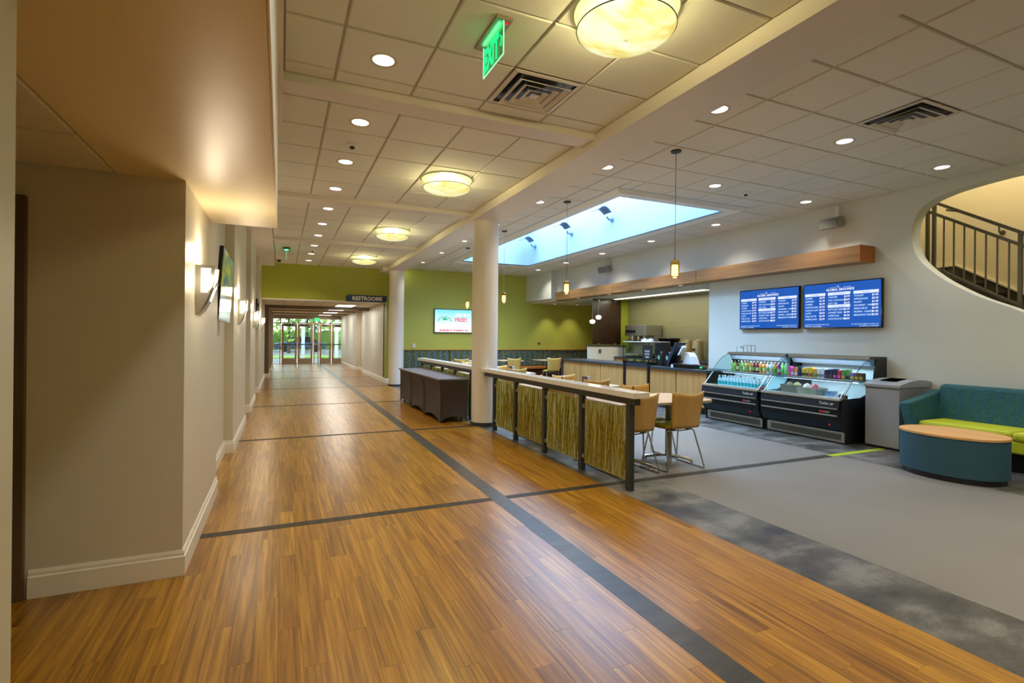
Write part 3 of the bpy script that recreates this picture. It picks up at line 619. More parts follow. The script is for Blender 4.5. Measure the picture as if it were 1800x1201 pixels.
# pastry case
t = thing('pastry_case', 'clear glass pastry case with shelves standing on the service counter', 'display case', (7.7, 9.65, 0.846))
part('frame', M().box(7.45, 7.95, 9.2, 10.15, 0.855, 0.9).box(7.94, 7.95, 9.2, 9.21, 0.9, 1.36).box(7.45, 7.46, 9.2, 9.21, 0.9, 1.36).box(7.45, 7.46, 10.14, 10.15, 0.9, 1.36), BLACK, t)
for y in (9.25, 10.1): part('foot', M().box(7.5, 7.54, y - 0.02, y + 0.02, 0.846, 0.856), BLACK, t)
for z in (1.02, 1.17): part('shelf', M().box(7.47, 7.93, 9.22, 10.13, z, z + 0.01), GLASSC, t)
part('top', M().box(7.45, 7.95, 9.2, 10.15, 1.36, 1.372), WHITE, t)
part('front_pane', M().box(7.452, 7.456, 9.21, 10.14, 0.9, 1.36), GLASSC, t); part('end_pane', M().box(7.46, 7.93, 9.203, 9.207, 0.9, 1.36), GLASSC, t)
BRD = plain('pastry_crust', (176, 116, 54), 0.7)
for i, (x, y, z) in enumerate(((7.65, 9.4, 0.9), (7.65, 9.75, 0.9), (7.62, 10.0, 0.9), (7.65, 9.45, 1.03), (7.66, 9.85, 1.03))):
    t = thing('pastry_tray', '%s tray of pastries in the glass pastry case, %s shelf' % (('first', 'second', 'third', 'fourth', 'fifth')[i], 'bottom' if i < 3 else 'middle'), 'tray', (x, y, z), 'pastry trays')
    part('tray', M().box(x - 0.1, x + 0.1, y - 0.12, y + 0.12, z, z + 0.01), BLACK, t)
    for dx, dy in ((-0.05, -0.06), (-0.04, 0.05), (0.05, 0)): part('pastry', M().lathe([(0.0005, 0.0), (0.045, 0.005), (0.04, 0.03), (0.0005, 0.045)], (x + dx, y + dy, z + 0.01), 10), BRD, t, True)
for i, (dy, dx, h) in enumerate(((9.32, 7.6, 0.07), (9.42, 7.62, 0.05), (9.53, 7.6, 0.07), (9.47, 7.75, 0.05), (9.62, 7.62, 0.045))):
    o = part('cup', M().lathe([(0.02, 0), (0.035, 0), (0.045, h), (0.042, h), (0.032, 0.006), (0.0005, 0.006)], (dx, dy, 1.372), 16), WHITE, None, True)
    tag(o, '%s small white cup on top of the pastry case, from the sign' % ('first', 'second', 'third', 'fourth', 'fifth')[i], 'cup', 'cups on the pastry case')
# airpots, till, card printer, tray
for i, y in enumerate((8.98, 8.72)):
    t = thing('airpot', 'black airpot with green label on the counter, %s the slanted till' % ('away from' if i == 0 else 'beside'), 'airpot', (7.62, y, 0.846), 'airpots')
    part('body', M().lathe([(0.0005, 0), (0.075, 0), (0.075, 0.27), (0.05, 0.31), (0.0005, 0.32)], (7.62, y, 0.846), 20), BLACK, t, True)
    part('spout', M().box(7.5, 7.62, y - 0.02, y + 0.02, 1.14, 1.17), BLACK, t)
    part('label', M().box(7.542, 7.546, y - 0.03, y + 0.03, 0.99, 1.07), plain('mint_label', (120, 180, 150), 0.5), t)
t = thing('drink_dispenser', 'tall black dispenser standing behind the sign on the counter', 'dispenser', (7.75, 9.12, 0.846))
part('body', M().box(7.62, 7.9, 9.0, 9.18, 0.846, 1.37), BLACK, t, bev=0.02); part('tap', M().tube([(7.62, 9.09, 1.05), (7.57, 9.09, 1.05), (7.57, 9.09, 1.0)], 0.012), CHROME, t, True)
t = thing('till', 'slanted dark blue till screen with a card reader arm on the counter', 'till', (7.65, 8.45, 0.846))
NAVY = plain('navy_plastic', (30, 44, 62), 0.3)
part('base', M().box(7.5, 7.8, 8.38, 8.62, 0.846, 0.9), BLACK, t, bev=0.01)
part('screen', M().prism([(8.64, 0.9), (8.6, 0.9), (8.36, 1.33), (8.3, 1.36), (8.42, 1.36), (8.62, 1.02)], 7.48, 7.72, 'x'), NAVY, t, bev=0.006)
part('stand', M().box(7.6, 7.68, 8.45, 8.55, 0.88, 1.1), BLACK, t)
part('card_reader', M().prism([(8.38, 1.1), (8.34, 1.1), (8.2, 1.27), (8.24, 1.3)], 7.52, 7.6, 'x'), WHITE, t, bev=0.005)
t = thing('receipt_printer', 'white receipt printer on the counter behind the black tray', 'printer', (7.75, 8.2, 0.846))
part('body', M().prism([(8.34, 0.9), (8.02, 0.9), (8.1, 1.08), (8.18, 1.16), (8.36, 1.16), (8.36, 1.1), (8.3, 1.05), (8.32, 0.96)], 7.62, 7.8, 'x'), WHITE, t, bev=0.008)
part('foot', M().box(7.62, 7.8, 8.05, 8.32, 0.846, 0.9), BLACK, t)
t = thing('cash_drawer', 'low black cash drawer at the edge of the dark worktop', 'cash drawer', (7.55, 8.1, 0.846))
part('body', M().box(7.38, 7.6, 7.85, 8.4, 0.846, 0.93), BLACK, t, bev=0.008); part('drawer', M().box(7.374, 7.38, 7.87, 8.38, 0.86, 0.915), BLACKG, t)
t = thing('card_terminal', 'small card terminal with green screen at the near end of the worktop', 'card terminal', (7.5, 7.62, 0.846))
part('body', M().prism([(7.7, 0.846), (7.56, 0.846), (7.58, 0.9), (7.7, 0.93)], 7.44, 7.54, 'x'), BLACK, t, bev=0.005); part('screen', M().box(7.436, 7.44, 7.6, 7.66, 0.87, 0.9), EXG, t)
tag(part('price_card', M().box(7.34, 7.345, 8.3, 8.36, 0.85, 0.91), WHITE), 'small white price card standing on the dark worktop', 'card')
# queue barrier and its sign
t = thing('queue_barrier', 'pair of black queue posts with a belt in front of the counter', 'barrier', (6.85, 8.8, 0))
for y in (9.2, 8.4):
    p = part('post', M().cyl((6.8, y, 0.015), (6.8, y, 0.93), 0.032, 16), BLACK, t, True); part('post_cap', M().cyl((6.8, y, 0.93), (6.8, y, 0.965), 0.045, 16), BLACKG, p, True)
    part('base', M().lathe([(0.0005, 0.03), (0.05, 0.028), (0.17, 0.012), (0.17, 0), (0.0005, 0)], (6.8, y, 0), 28), BLACK, t, True)
part('belt', M().box(6.798, 6.802, 8.43, 9.17, 0.86, 0.925), plain('navy_belt', (26, 34, 52), 0.6), t)
t = thing('barrier_sign', 'small black PLEASE ENTER HERE sign clipped on a queue post', 'sign', (6.79, 8.43, 0.965))
part('sign_board', M().box(6.785, 6.8, 8.28, 8.58, 1.0, 1.30), plain('sign_black', (20, 24, 28), 0.4), t); part('bracket', M().box(6.79, 6.81, 8.38, 8.42, 0.96, 1.01), BLACK, t)
m = M()
for i, w in enumerate(('PLEASE', 'ENTER', 'HERE')): m.text(w, (6.783, 8.43, 1.165 - i * 0.06), (0, -1, 0), EY, 0.052, 'CENTER')
part('lettering', m, WHITE, t)
# small globe pendants over the kitchen
for i, (y, x, z) in enumerate(((12.1, 7.85, 1.9), (11.8, 7.85, 2.01))):
    t = thing('globe_pendant', 'small glowing globe pendant by the brown panel, %s of the two' % ('lower' if i == 0 else 'higher'), 'pendant lamp', (x, y, 2.6), 'globe pendants')
    part('cord', M().cyl((x, y, z + 0.05), (x, y, 2.6), 0.004, 6), STEEL, t); part('canopy', M().cyl((x, y, 2.58), (x, y, 2.6), 0.05, 14), STEEL, t)
    part('globe', M().lathe([(0.03, 0.05), (0.07, 0.03), (0.075, -0.01), (0.06, -0.045), (0.03, -0.06), (0.0005, -0.062)], (x, y, z), 18), PEND, t, True)
    lamp('POINT', (x, y, z - 0.1), 3, WARM, parent=t, shadow_soft_size=0.06)

# ------------------------------------------------------------------ skylight
x0, x1, y0, y1 = SKY; i0, i1, j0, j1 = 4.62, 6.72, 6.42, 13.85
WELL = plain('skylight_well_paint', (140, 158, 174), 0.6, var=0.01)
sk = struct('window_skylight', M().add([(x0, y0, HR + .03), (x1, y0, HR + .03), (x1, y1, HR + .03), (x0, y1, HR + .03), (x0 + .07, y0 + .07, HR - .05), (x1 - .07, y0 + .07, HR - .05), (x1 - .07, y1 - .07, HR - .05), (x0 + .07, y1 - .07, HR - .05),
    (i0, j0, HR - .02), (i1, j0, HR - .02), (i1, j1, HR - .02), (i0, j1, HR - .02)],
    [(a, (a + 1) % 4, 4 + (a + 1) % 4, 4 + a) for a in range(4)] + [(4 + a, 4 + (a + 1) % 4, 8 + (a + 1) % 4, 8 + a) for a in range(4)]), TRIM)
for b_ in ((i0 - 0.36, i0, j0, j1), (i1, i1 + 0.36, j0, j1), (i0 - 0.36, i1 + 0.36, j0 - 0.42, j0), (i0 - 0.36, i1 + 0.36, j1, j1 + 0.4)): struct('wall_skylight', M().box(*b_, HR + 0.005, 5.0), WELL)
for y in (j0 + 1.86, j0 + 3.72, j0 + 5.58): part('glazing_bar', M().box(i0, i1, y - 0.03, y + 0.03, 4.93, 5.0), WHITE, sk)
for k in range(4): part('pane', M().box(i0, i1, j0 + 1.86 * k + 0.03, j0 + 1.86 * (k + 1) - 0.03, 4.96, 4.968), SKYG, sk)
for i, y in enumerate((9.6, 11.35, 13.4)):
    t = thing('uplight', 'small curved metal uplight inside the skylight well, %s along' % ORD[i], 'wall light', (i1, y, 4.12), 'uplights in the skylight well')
    SV = plain('pale_blue_metal', (96, 118, 138), 0.5, 0.3)
    part('arm', M().tube([(i1, y, 4.08), (i1 - 0.1, y, 4.08), (i1 - 0.14, y, 4.14)], 0.02).cyl((i1, y, 4.08), (i1 - 0.02, y, 4.08), 0.06), SV, t, True)
    part('wing', M().grid(lambda u, v: (i1 - 0.12 - 0.34 * u, y + (v - 0.5) * 0.3, 4.16 + 0.16 * math.sin(PI * (0.1 + u * 0.75))), 10, 4), SV, t, True, solid=0.012)

# ------------------------------------------------------------------ ceiling fittings
def ringlight(x, y, z, label, group, lens, power, color, r=0.078, cone=118, rot=(0, 0, 0)):
    t = thing('downlight', label, 'downlight', (x, y, z), group)
    part('trim_ring', M().lathe([(r, 0.0), (r + 0.02, -0.004), (r + 0.022, 0.0), (r, 0.012)], (x, y, z), 28), plain('ring_white', (196, 180, 158), 0.5), t, True)
    part('lens', M().lathe([(0.0005, -0.0012), (r, -0.0012)], (x, y, z), 28), lens, t)
    lamp('SPOT', (x, y, z - 0.02), power, color, rot, t, spot_size=math.radians(cone), spot_blend=0.85, shadow_soft_size=0.07)
for i, y in enumerate((3.85, 5.06, 6.28, 7.49, 8.71, 9.94, 11.12, 12.42, 13.7, 14.95)):
    ringlight(0.67, y, HL, 'recessed corridor downlight, %s in the line running to the green wall' % ORD[i], 'corridor downlights', LENS, DL * (1.0 if y > 4 else 1.2), NEU)
ci = {3.72: ('beside the long beam', (3.62, 5.44, 7.3, 9.13, 11.0, 12.8, 14.7)), 5.53: ('between beam and cafe wall', (3.62, 5.44, 15.0)), 7.43: ('along the cafe wall', (3.65, 5.46, 7.28, 9.13, 11.03, 12.85, 14.6))}
for x, (w, ys) in ci.items():
    for i, y in enumerate(ys): ringlight(x, y, HR, 'recessed cafe downlight %s, %s from the camera' % (w, ORD[i]), 'cafe downlights', LENSR, DL * (1.05 if x > 5 else 0.9), NEU)
def diffuser(x0, y0, z, label):
    s = G; cx, cy_ = x0 + s / 2, y0 + s / 2; t = thing('air_diffuser', label, 'air vent', (cx, cy_, z))
    def ring(a, b, za, zb):
        m = M(); v = []
        for h, zz in ((a, za), (b, zb)): v += [(cx - h, cy_ - h, zz), (cx + h, cy_ - h, zz), (cx + h, cy_ + h, zz), (cx - h, cy_ + h, zz)]
        return m.add(v, [(i, (i + 1) % 4, 4 + (i + 1) % 4, 4 + i) for i in range(4)])
    VM = plain('vent_enamel', (210, 200, 184), 0.35)
    part('recess_shade', M().add([(cx - .27, cy_ - .27, z + 0.009), (cx + .27, cy_ - .27, z + 0.009), (cx + .27, cy_ + .27, z + 0.009), (cx - .27, cy_ + .27, z + 0.009)], [(0, 1, 2, 3)]), BLACK, t)  # black backing sheet stands in for the shade inside the vent
    part('frame', ring(0.297, 0.262, z, z - 0.004), VM, t, solid=0.004)
    for a in (0.225, 0.155, 0.09): part('louver', ring(a + 0.002, a - 0.036, z - 0.03, z - 0.012), VM, t, solid=0.003)
    part('centre_plate', M().box(cx - .035, cx + .035, cy_ - .035, cy_ + .035, z - 0.03, z - 0.022), VM, t)
diffuser(1.59, 3.53, HL, 'square louvered air vent in the corridor ceiling beside the cross beam')
diffuser(5.18, 2.68, HR, 'square louvered air vent in the cafe ceiling')
def bowl(y, label):
    x = 1.93; t = thing('bowl_lamp', label, 'ceiling lamp', (x, y, HL), 'alabaster bowl lamps'); R = 0.30
    prof = [(R * math.sin(a), 3.355 - 0.085 * math.cos(a)) for a in [0.002] + [PI / 2 * k / 10 for k in range(1, 11)]]
    part('bowl', M().lathe([(p[0], p[1]) for p in prof], (x, y, 0), 48), ALAB, t, True, solid=0.006)
    part('rim_band', M().lathe([(R + 0.002, 3.345), (R + 0.006, 3.345), (R + 0.006, 3.351), (R + 0.002, 3.351)], (x, y, 0), 48), DARKM, t, True)
    part('ceiling_pan', M().lathe([(0.15, 3.447), (0.32, 3.447), (0.33, HL)], (x, y, 0), 48), plain('pale_green_pan', (206, 222, 176), 0.3), t)
    part('lamp_ring', M().lathe([(0.0005, 3.43), (0.14, 3.43), (0.16, 3.447)], (x, y, 0), 40), PANG, t)
    part('stem', M().cyl((x, y, 3.34), (x, y, 3.455), 0.01, 8), DARKM, t)
    lamp('POINT', (x, y, 3.385), BOWL * 0.8, YEL, parent=t, shadow_soft_size=0.10)
    lamp('SPOT', (x, y, 3.25), BOWL * 1.3, YEL, parent=t, spot_size=math.radians(150), spot_blend=0.9, shadow_soft_size=0.25)
for i, y in enumerate((2.63, 6.4, 9.95, 13.6)): bowl(y, 'yellow alabaster bowl lamp under the corridor ceiling, %s from the camera' % ORD[i])
# exit signs
t = thing('exit_sign', 'clear edge-lit green EXIT sign hanging from the near corridor ceiling', 'sign', (1.27, 3.19, HL))
part('canopy', M().box(1.215, 1.33, 2.99, 3.4, 3.443, HL), plain('sign_canopy', (150, 132, 112), 0.4, 0.3), t, bev=0.003)
part('panel', M().box(1.268, 1.274, 3.01, 3.365, 3.235, 3.445), pane('exit_acrylic', (205, 245, 220)), t)
part('panel_edge', M().box(1.267, 1.275, 3.01, 3.365, 3.232, 3.236).box(1.267, 1.275, 3.361, 3.366, 3.232, 3.445).box(1.267, 1.275, 3.009, 3.013, 3.232, 3.445), glow('exit_edge', (150, 240, 180), 1.0), t)
part('lettering', M().text('EXIT', (1.2655, 3.345, 3.262), (0, -0.64, 0), EY, 0.2, bold=0.012), EXG, t)
part('arrow', M().tube([(1.266, 3.05, 3.37), (1.266, 3.03, 3.34), (1.266, 3.05, 3.30)], 0.005, 6), EXG, t)
part('indicator', M().cyl((1.3, 3.03, 3.444), (1.3, 3.03, 3.439), 0.012, 12), REDL, t)
lamp('AREA', (1.27, 3.19, 3.43), 0.15, (0.1, 1.0, 0.45), (PI, 0, 0), t, shape='RECTANGLE', size=0.04, size_y=0.3)
t = thing('exit_sign', 'tiny green lit exit sign hanging near the green header wall', 'sign', (0.1, 13.1, HL))
part('canopy', M().box(0.03, 0.17, 12.9, 13.25, 3.41, HL), plain('sign_canopy_far', (60, 110, 70), 0.4), t); part('panel', M().box(0.097, 0.103, 12.93, 13.22, 3.2, 3.41), glow('exit_edge_far', (150, 220, 170), 0.7), t)
lamp('POINT', (0.1, 13.1, 3.4), 1.2, (0.1, 1.0, 0.45), parent=t, shadow_soft_size=0.05)
def sensor(x, y, z, label):
    t = thing('smoke_detector', label, 'smoke detector', (x, y, z))
    part('base', M().lathe([(0.0005, 0), (0.07, 0), (0.065, -0.025), (0.03, -0.03)], (x, y, z), 24), WHITE, t, True); part('sensor_head', M().lathe([(0.022, -0.028), (0.022, -0.05), (0.0005, -0.052)], (x, y, z), 16), BLACK, t, True)
sensor(0.67, 5.67, HL, 'round white smoke detector among the corridor downlights'); sensor(6.18, 5.49, HR, 'small white ceiling sensor in front of the skylight')
sensor(0.67, 13.1, HL, 'small round detector near the far end of the corridor ceiling')
t = thing('dome_camera', 'small dark dome camera at the corner above the green header', 'camera', (-0.06, 15.1, HL))
part('base', M().lathe([(0.0005, 0), (0.07, 0), (0.07, -0.02)], (-0.06, 15.1, HL), 20), WHITE, t); part('dome', M().lathe([(0.055, -0.02), (0.045, -0.06), (0.0005, -0.08)], (-0.06, 15.1, HL), 20), BLACKG, t, True)
for i, y in enumerate((4.62, 7.07, 9.57, 11.8)):
    x = 4.1; zt, zb = 2.335, 2.13
    t = thing('pendant_lamp', 'amber glass cylinder pendant over the cafe seats, %s from the camera' % ORD[i], 'pendant lamp', (x, y, HR), 'amber pendants')
    part('canopy', M().lathe([(0.0005, 0), (0.06, 0), (0.055, -0.018), (0.0005, -0.022)], (x, y, HR), 24), DARKM, t, True)
    part('cord', M().cyl((x, y, zt), (x, y, HR - 0.02), 0.0028, 6), BLACK if i < 2 else STEEL, t)
    part('socket', M().cyl((x, y, zt - 0.01), (x, y, zt + 0.03), 0.014, 12), STEEL, t)
    sh = part('shade', M().lathe([(0.03, zt), (0.046, zt - 0.008), (0.05, zt - 0.03), (0.05, zb + 0.03), (0.046, zb + 0.005), (0.03, zb)], (x, y, 0), 28), pane('amber_glass%d' % i, (255, 228, 150), 0.2), t, True)
    part('inner_glass', M().lathe([(0.0005, zt - 0.05), (0.034, zt - 0.055), (0.036, zb + 0.03), (0.0005, zb + 0.02)], (x, y, 0), 24), PEND, sh, True)
    lamp('POINT', (x, y, zb - 0.06), 5, WARM, parent=t, shadow_soft_size=0.05)
# wall speakers
for i, y in enumerate((5.36, 11.6)):
    t = thing('wall_speaker', 'grey bracket-mounted speaker high on the cafe wall, %s' % ('above the menu screens' if i == 0 else 'above the counter fascia'), 'speaker', (XR, y, 3.3))
    SP = plain('speaker_grey', (150, 150, 138), 0.5)
    part('bracket', M().box(XR - 0.03, XR, y - 0.03, y + 0.03, 3.3, 3.56).box(XR - 0.12, XR, y - 0.02, y + 0.02, 3.3, 3.34), WHITE, t)
    o = part('cabinet', mesh('cabinet', M().box(-0.1, 0.1, -0.155, 0.155, -0.085, 0.085), SP), SP, t, bev=0.03); o.location = Vector((XR - 0.16, y, 3.28)) - OFF[t.name]; o.rotation_euler = (0, math.radians(-14), math.radians(8))
    o2 = part('grille', mesh('grille', M().box(-0.112, -0.098, -0.14, 0.14, -0.07, 0.07), plain('speaker_grille', (112, 112, 102), 0.6)), None, t, bev=0.006); o2.location = o.location; o2.rotation_euler = o.rotation_euler

# ------------------------------------------------------------------ screens
def menu(ya, yb, label):
    # ya far end (large y), yb near end; faces -x
    w = ya - yb; z0, z1 = 1.628, 2.358; X = 7.985; t = thing('menu_screen', label, 'screen', (X, (ya + yb) / 2, z0), 'menu screens')
    part('bezel', M().box(X, X + 0.045, yb, ya, z0, z1), BLACKG, t, bev=0.004)
    part('wall_mount', M().box(X + 0.045, XR, (ya + yb) / 2 - 0.3, (ya + yb) / 2 + 0.3, 1.8, 2.2), BLACK, t)
    part('display', M().box(X - 0.002, X, yb + 0.016, ya - 0.016, z0 + 0.02, z1 - 0.016), SCR, t)
    def at(u, v, e=0.0035): return (X - e, ya - u * w, z1 - v * (z1 - z0))
    a, b, bars, hd = M(), M(), M(), M(); ex = (0, -1, 0)
    b.text('GLOBAL GROUNDS', at(0.5, 0.185), ex, EY, 0.05, 'CENTER'); b.text('CAFE', at(0.5, 0.235), ex, EY, 0.018, 'CENTER')
    b.tube([at(0.46, 0.095), at(0.48, 0.085), at(0.49, 0.12), at(0.47, 0.125)], 0.002, 4)
    for v in (0.115, 0.225):
        for ua, ub in ((0.36, 0.455), (0.545, 0.64)): q, r_ = at(ua, v), at(ub, v); b.box(q[0] - 0.001, q[0], r_[1], q[1], q[2] - 0.002, q[2])
    def bar(ua, ub, v, s):
        p, q = at(ua, v), at(ub, v + 0.062); bars.box(p[0] - 0.001, p[0], q[1], p[1], q[2], p[2]); hd.text(s, at((ua + ub) / 2, v + 0.05, 0.0055), ex, EY, 0.034, 'CENTER')
    def row(ua, ub, v, s, p): a.text(s, at(ua, v), ex, EY, 0.036); b.text(p, at(ub, v), ex, EY, 0.04, 'RIGHT')
    bar(0.03, 0.31, 0.22, 'COFFEE'); bar(0.345, 0.63, 0.22, 'HOT DRINKS'); bar(0.345, 0.63, 0.487, 'COLD DRINKS'); bar(0.67, 0.965, 0.22, 'FOOD')
    for i, (s, p) in enumerate((('COFFEE', '$0.99'), ('ESPRESSO', '$1.99'), ('COFFEE', '$2.99'), ('CAPPUCCINO', '$3.99'), ('CAFE AU LAIT', '$1.99'), ('LATTE', '$4.00'), ('ICED LATTE', '$4.99'), ('AMERICANO', '$2.99'))): row(0.035, 0.305, 0.34 + i * 0.067, s, p)
    for i, (s, p) in enumerate((('STEAMER', '$2.99'), ('HOT CHOCOLATE', '$2.49'), ('HOT TEA', '$0.25'))): row(0.35, 0.625, 0.34 + i * 0.067, s, p)
    for i, (s, p) in enumerate((('BOTTLED DRINKS', '$1.99'), ('HONEST KIDS', '$0.99'), ('CAPRI SUN', '$0.50'), ('CHOCOLATE MILK', '$0.50'))): row(0.35, 0.625, 0.608 + i * 0.067, s, p)
    for i, (s, p) in enumerate((('YOGURT', '$1.00'), ('APPLESAUCE', '$0.50'), ('PASTRY', '$1.00'), ('GOURMET - VARIETY', '$0.25'), ('FRESH FRUIT', '$0.50'), ('MUFFIN - VARIETY', '$1.00'), ('BREAKFAST BAR', '$0.50'))): row(0.675, 0.96, 0.34 + i * 0.067, s, p)
    for i, s in enumerate(('ALLERGENS: MAY CONTAIN DAIRY, NUTS', 'PLEASE ASK A STAFF MEMBER')): a.text(s, at(0.03, 0.925 + i * 0.04), ex, EY, 0.022)
    for i, s in enumerate(('ALL PRICES ARE SUBJECT TO SALES TAX', 'ALL PRICES IN U.S. DOLLARS')): a.text(s, at(0.965, 0.925 + i * 0.04), ex, EY, 0.022, 'RIGHT')
    part('item_text', a, SCRT, t, normals=False, kind='stuff'); part('price_text', b, SCRW, t, normals=False, kind='stuff'); part('heading_bar', bars, SCRB, t); part('heading_text', hd, SCRH, t, normals=False, kind='stuff')
menu(7.21, 5.97, 'blue menu screen nearer the counter, one of two on the cafe wall'); menu(5.9, 4.655, 'blue menu screen nearer the stair opening, one of two on the cafe wall')
# tv on green wall
t = thing('wall_screen', 'white and blue advertising screen on the lime wall partly behind the column', 'screen', (5.0, YG, 1.57))
YT = YG - 0.07; part('bezel', M().box(4.53, 5.83, YT, YT + 0.05, 1.57, 2.345), BLACKG, t); part('wall_mount', M().box(4.9, 5.4, YT + 0.05, YG, 1.8, 2.1), BLACK, t)
g = NT('advert_screen'); s = g.n('ShaderNodeSeparateXYZ'); g.l(g.coord('Object'), s.inputs[0]); e = g.n('ShaderNodeEmission')
g.l(g.ramp(g.math('MULTIPLY_ADD', s.outputs[2], 1.3, g.math('MULTIPLY', g.noise(g.coord('Object'), 3), 0.15)), [(0.3, (222, 238, 250)), (1.0, (120, 200, 250))]), e.inputs[0]); g.l(e.outputs[0], g.out.inputs[0])
part('display', M().box(4.55, 5.81, YT - 0.002, YT, 1.59, 2.325), g.m, t)
ex = (1, 0, 0)
part('red_text', M().text('FREE!', (5.22, YT - 0.004, 1.94), ex, EY, 0.18, bold=0.008), glow('advert_red', (226, 106, 110), 1.0), t, normals=False)
part('white_text', M().text('JULY 9-10', (5.25, YT - 0.004, 2.12), ex, EY, 0.12, bold=0.004), SCRW, t, normals=False)
part('caption_text', M().text('MUSEUMS AT WASHINGTON', (5.2, YT - 0.004, 1.625), ex, EY, 0.075, 'CENTER', bold=0.004), glow('advert_caption', (196, 50, 40), 1.0), t, normals=False)
m = M()
for k in range(14):
    a = PI * (0.05 + 0.9 * k / 13); c = Vector((4.88 - 0.22 * math.cos(a), YT - 0.004, 1.93 + 0.17 * math.sin(a) * (1 if k % 3 else 0.8))); m.add([c + Vector((0.03 * math.cos(a + q), 0, 0.02 * math.sin(a + q))) for q in (0, 1.6, 3.1, 4.7)], [(0, 1, 2, 3)])
m.box(4.8, 4.97, YT - 0.005, YT - 0.004, 1.98, 2.03).box(4.83, 4.94, YT - 0.005, YT - 0.004, 2.03, 2.06)
part('emblem', m, glow('advert_emblem', (70, 160, 130), 1.0), t, normals=False)
tag(part('thermostat', M().box(3.83, 3.93, YG - 0.03, YG, 1.08, 1.21), WHITE, None, False, 0.006), 'small white thermostat on the lime wall beside the far column', 'thermostat')
tag(part('light_switch', M().box(8.32, 8.42, YG - 0.02, YG, 1.2, 1.27), STEEL, None, False, 0.004), 'small metal switch plate on the lime wall above the banquette', 'switch')
# restrooms sign
t = thing('restrooms_sign', 'dark blue RESTROOMS sign on the green header wall', 'sign', (2.32, YH, 2.46))
r_ = 0.05; xa, xb, za, zb = 1.74, 2.93, 2.455, 2.655
poly = [(xa, za), (xb - r_, za), (xb, za + r_), (xb, zb), (xa + r_, zb), (xa, zb - r_)]
part('board', M().prism(poly, YH - 0.03, YH, 'y'), plain('sign_navy', (24, 52, 88), 0.4), t); part('lettering', M().text('RESTROOMS', ((xa + xb) / 2 + 0.02, YH - 0.032, za + 0.05), ex, EY, 0.155, 'CENTER', 0.001, 0.005), glow('sign_white', (225, 225, 215), 0.8) if 0 else WHITE, t)

# ------------------------------------------------------------------ corridor left wall: sconces, screens, banner
for i, y in enumerate((4.15, 7.82, 11.6, 15.35)):
    X = (-0.525, -0.525, -0.515, -0.5)[i]; t = thing('wall_sconce', 'glowing wedge wall sconce with metal side plates, %s from the camera' % ORD[i], 'wall lamp', (X, y, 1.57), 'corridor sconces')
    prof = [(X, 1.57), (X + 0.03, 1.60), (X + 0.065, 1.67), (X + 0.095, 1.76), (X + 0.11, 1.84), (X + 0.115, 1.905), (X, 1.905)]
    for s in (-1, 1):
        yy = y + s * 0.12
        m = M(); out = prof; inn = [(X + 0.03, 1.72), (X + 0.07, 1.72), (X + 0.083, 1.78), (X + 0.09, 1.885), (X + 0.03, 1.885)]
        tr = tessellate_polygon([[Vector((a, 0, b)) for a, b in out], [Vector((a, 0, b)) for a, b in inn]]); m.add([(a, yy, b) for a, b in out + inn], [tuple(q) for q in tr])
        part('side_plate', m, plain('satin_nickel', (176, 176, 170), 0.3, 0.8), t, solid=0.005)
    part('front_plate', M().grid(lambda u, v: (X + [0.0, 0.03, 0.065, 0.095, 0.112][int(round(v * 4))], y - 0.12 + 0.24 * u, [1.57, 1.60, 1.67, 1.76, 1.80][int(round(v * 4))]), 1, 4), CHROME, t, True, solid=0.004)
    part('glass', M().prism([(X + 0.012, 1.70), (X + 0.068, 1.70), (X + 0.09, 1.78), (X + 0.105, 1.885), (X + 0.012, 1.885)], y - 0.114, y + 0.114, 'y'), SCGL, t)
    lamp('POINT', (X + 0.09, y, 2.0), 3.0, WARM, parent=t, shadow_soft_size=0.06); lamp('POINT', (X + 0.2, y - 0.02, 1.80), 3.0, WARM, parent=t, shadow_soft_size=0.08)
    lamp('POINT', (X + 0.08, y - 0.24, 1.80), 0.7, WARM, parent=t, shadow_soft_size=0.04)
def sidetv(ya, yb, label, lit):
    t = thing('wall_screen', label, 'screen', (-0.5, (ya + yb) / 2, 1.57))
    f = lambda y, z, e=0: (-0.527 + (z - 1.57) * 0.058 + e, y, z)
    def slab(y0, y1, z0, z1, e0, e1):
        m = M(); return m.add([f(y0, z0, e0), f(y1, z0, e0), f(y1, z1, e0), f(y0, z1, e0), f(y0, z0, e1), f(y1, z0, e1), f(y1, z1, e1), f(y0, z1, e1)], [(0, 1, 2, 3), (4, 5, 6, 7), (0, 1, 5, 4), (1, 2, 6, 5), (2, 3, 7, 6), (3, 0, 4, 7)])
    part('bezel', slab(ya, yb, 1.57, 2.26, -0.035, 0), BLACKG, t); part('display', slab(ya + 0.015, yb - 0.015, 1.585, 2.245, 0, 0.0015), lit, t)
    part('wall_mount', M().box(-0.62, -0.55, ya + 0.1, yb - 0.3, 1.6, 2.1), BLACK, t)
g = NT('corridor_screen'); s = g.n('ShaderNodeSeparateXYZ'); g.l(g.coord('Object'), s.inputs[0]); b_ = g.n('ShaderNodeBsdfPrincipled'); b_.inputs['Roughness'].default_value = 0.14; b_.inputs['Specular IOR Level'].default_value = 0.3; b_.inputs['Base Color'].default_value = (0.02, 0.02, 0.02, 1)
n_ = g.noise(g.coord('Object', (1, 3, 3)), 2.2, 2); c_ = g.ramp(n_, [(0.42, (48, 92, 110)), (0.5, (88, 128, 96)), (0.58, (160, 150, 40))]); msk = g.math('GREATER_THAN', s.outputs[2], 0.24)
c2 = g.mix(msk, rgb((150, 160, 170)), c_); g.l(c2, b_.inputs['Emission Color']); b_.inputs['Emission Strength'].default_value = 0.55; g.l(b_.outputs[0], g.out.inputs[0])
sidetv(5.45, 6.6, 'tilted flat screen on the corridor wall beside the nearest sconce', g.m)
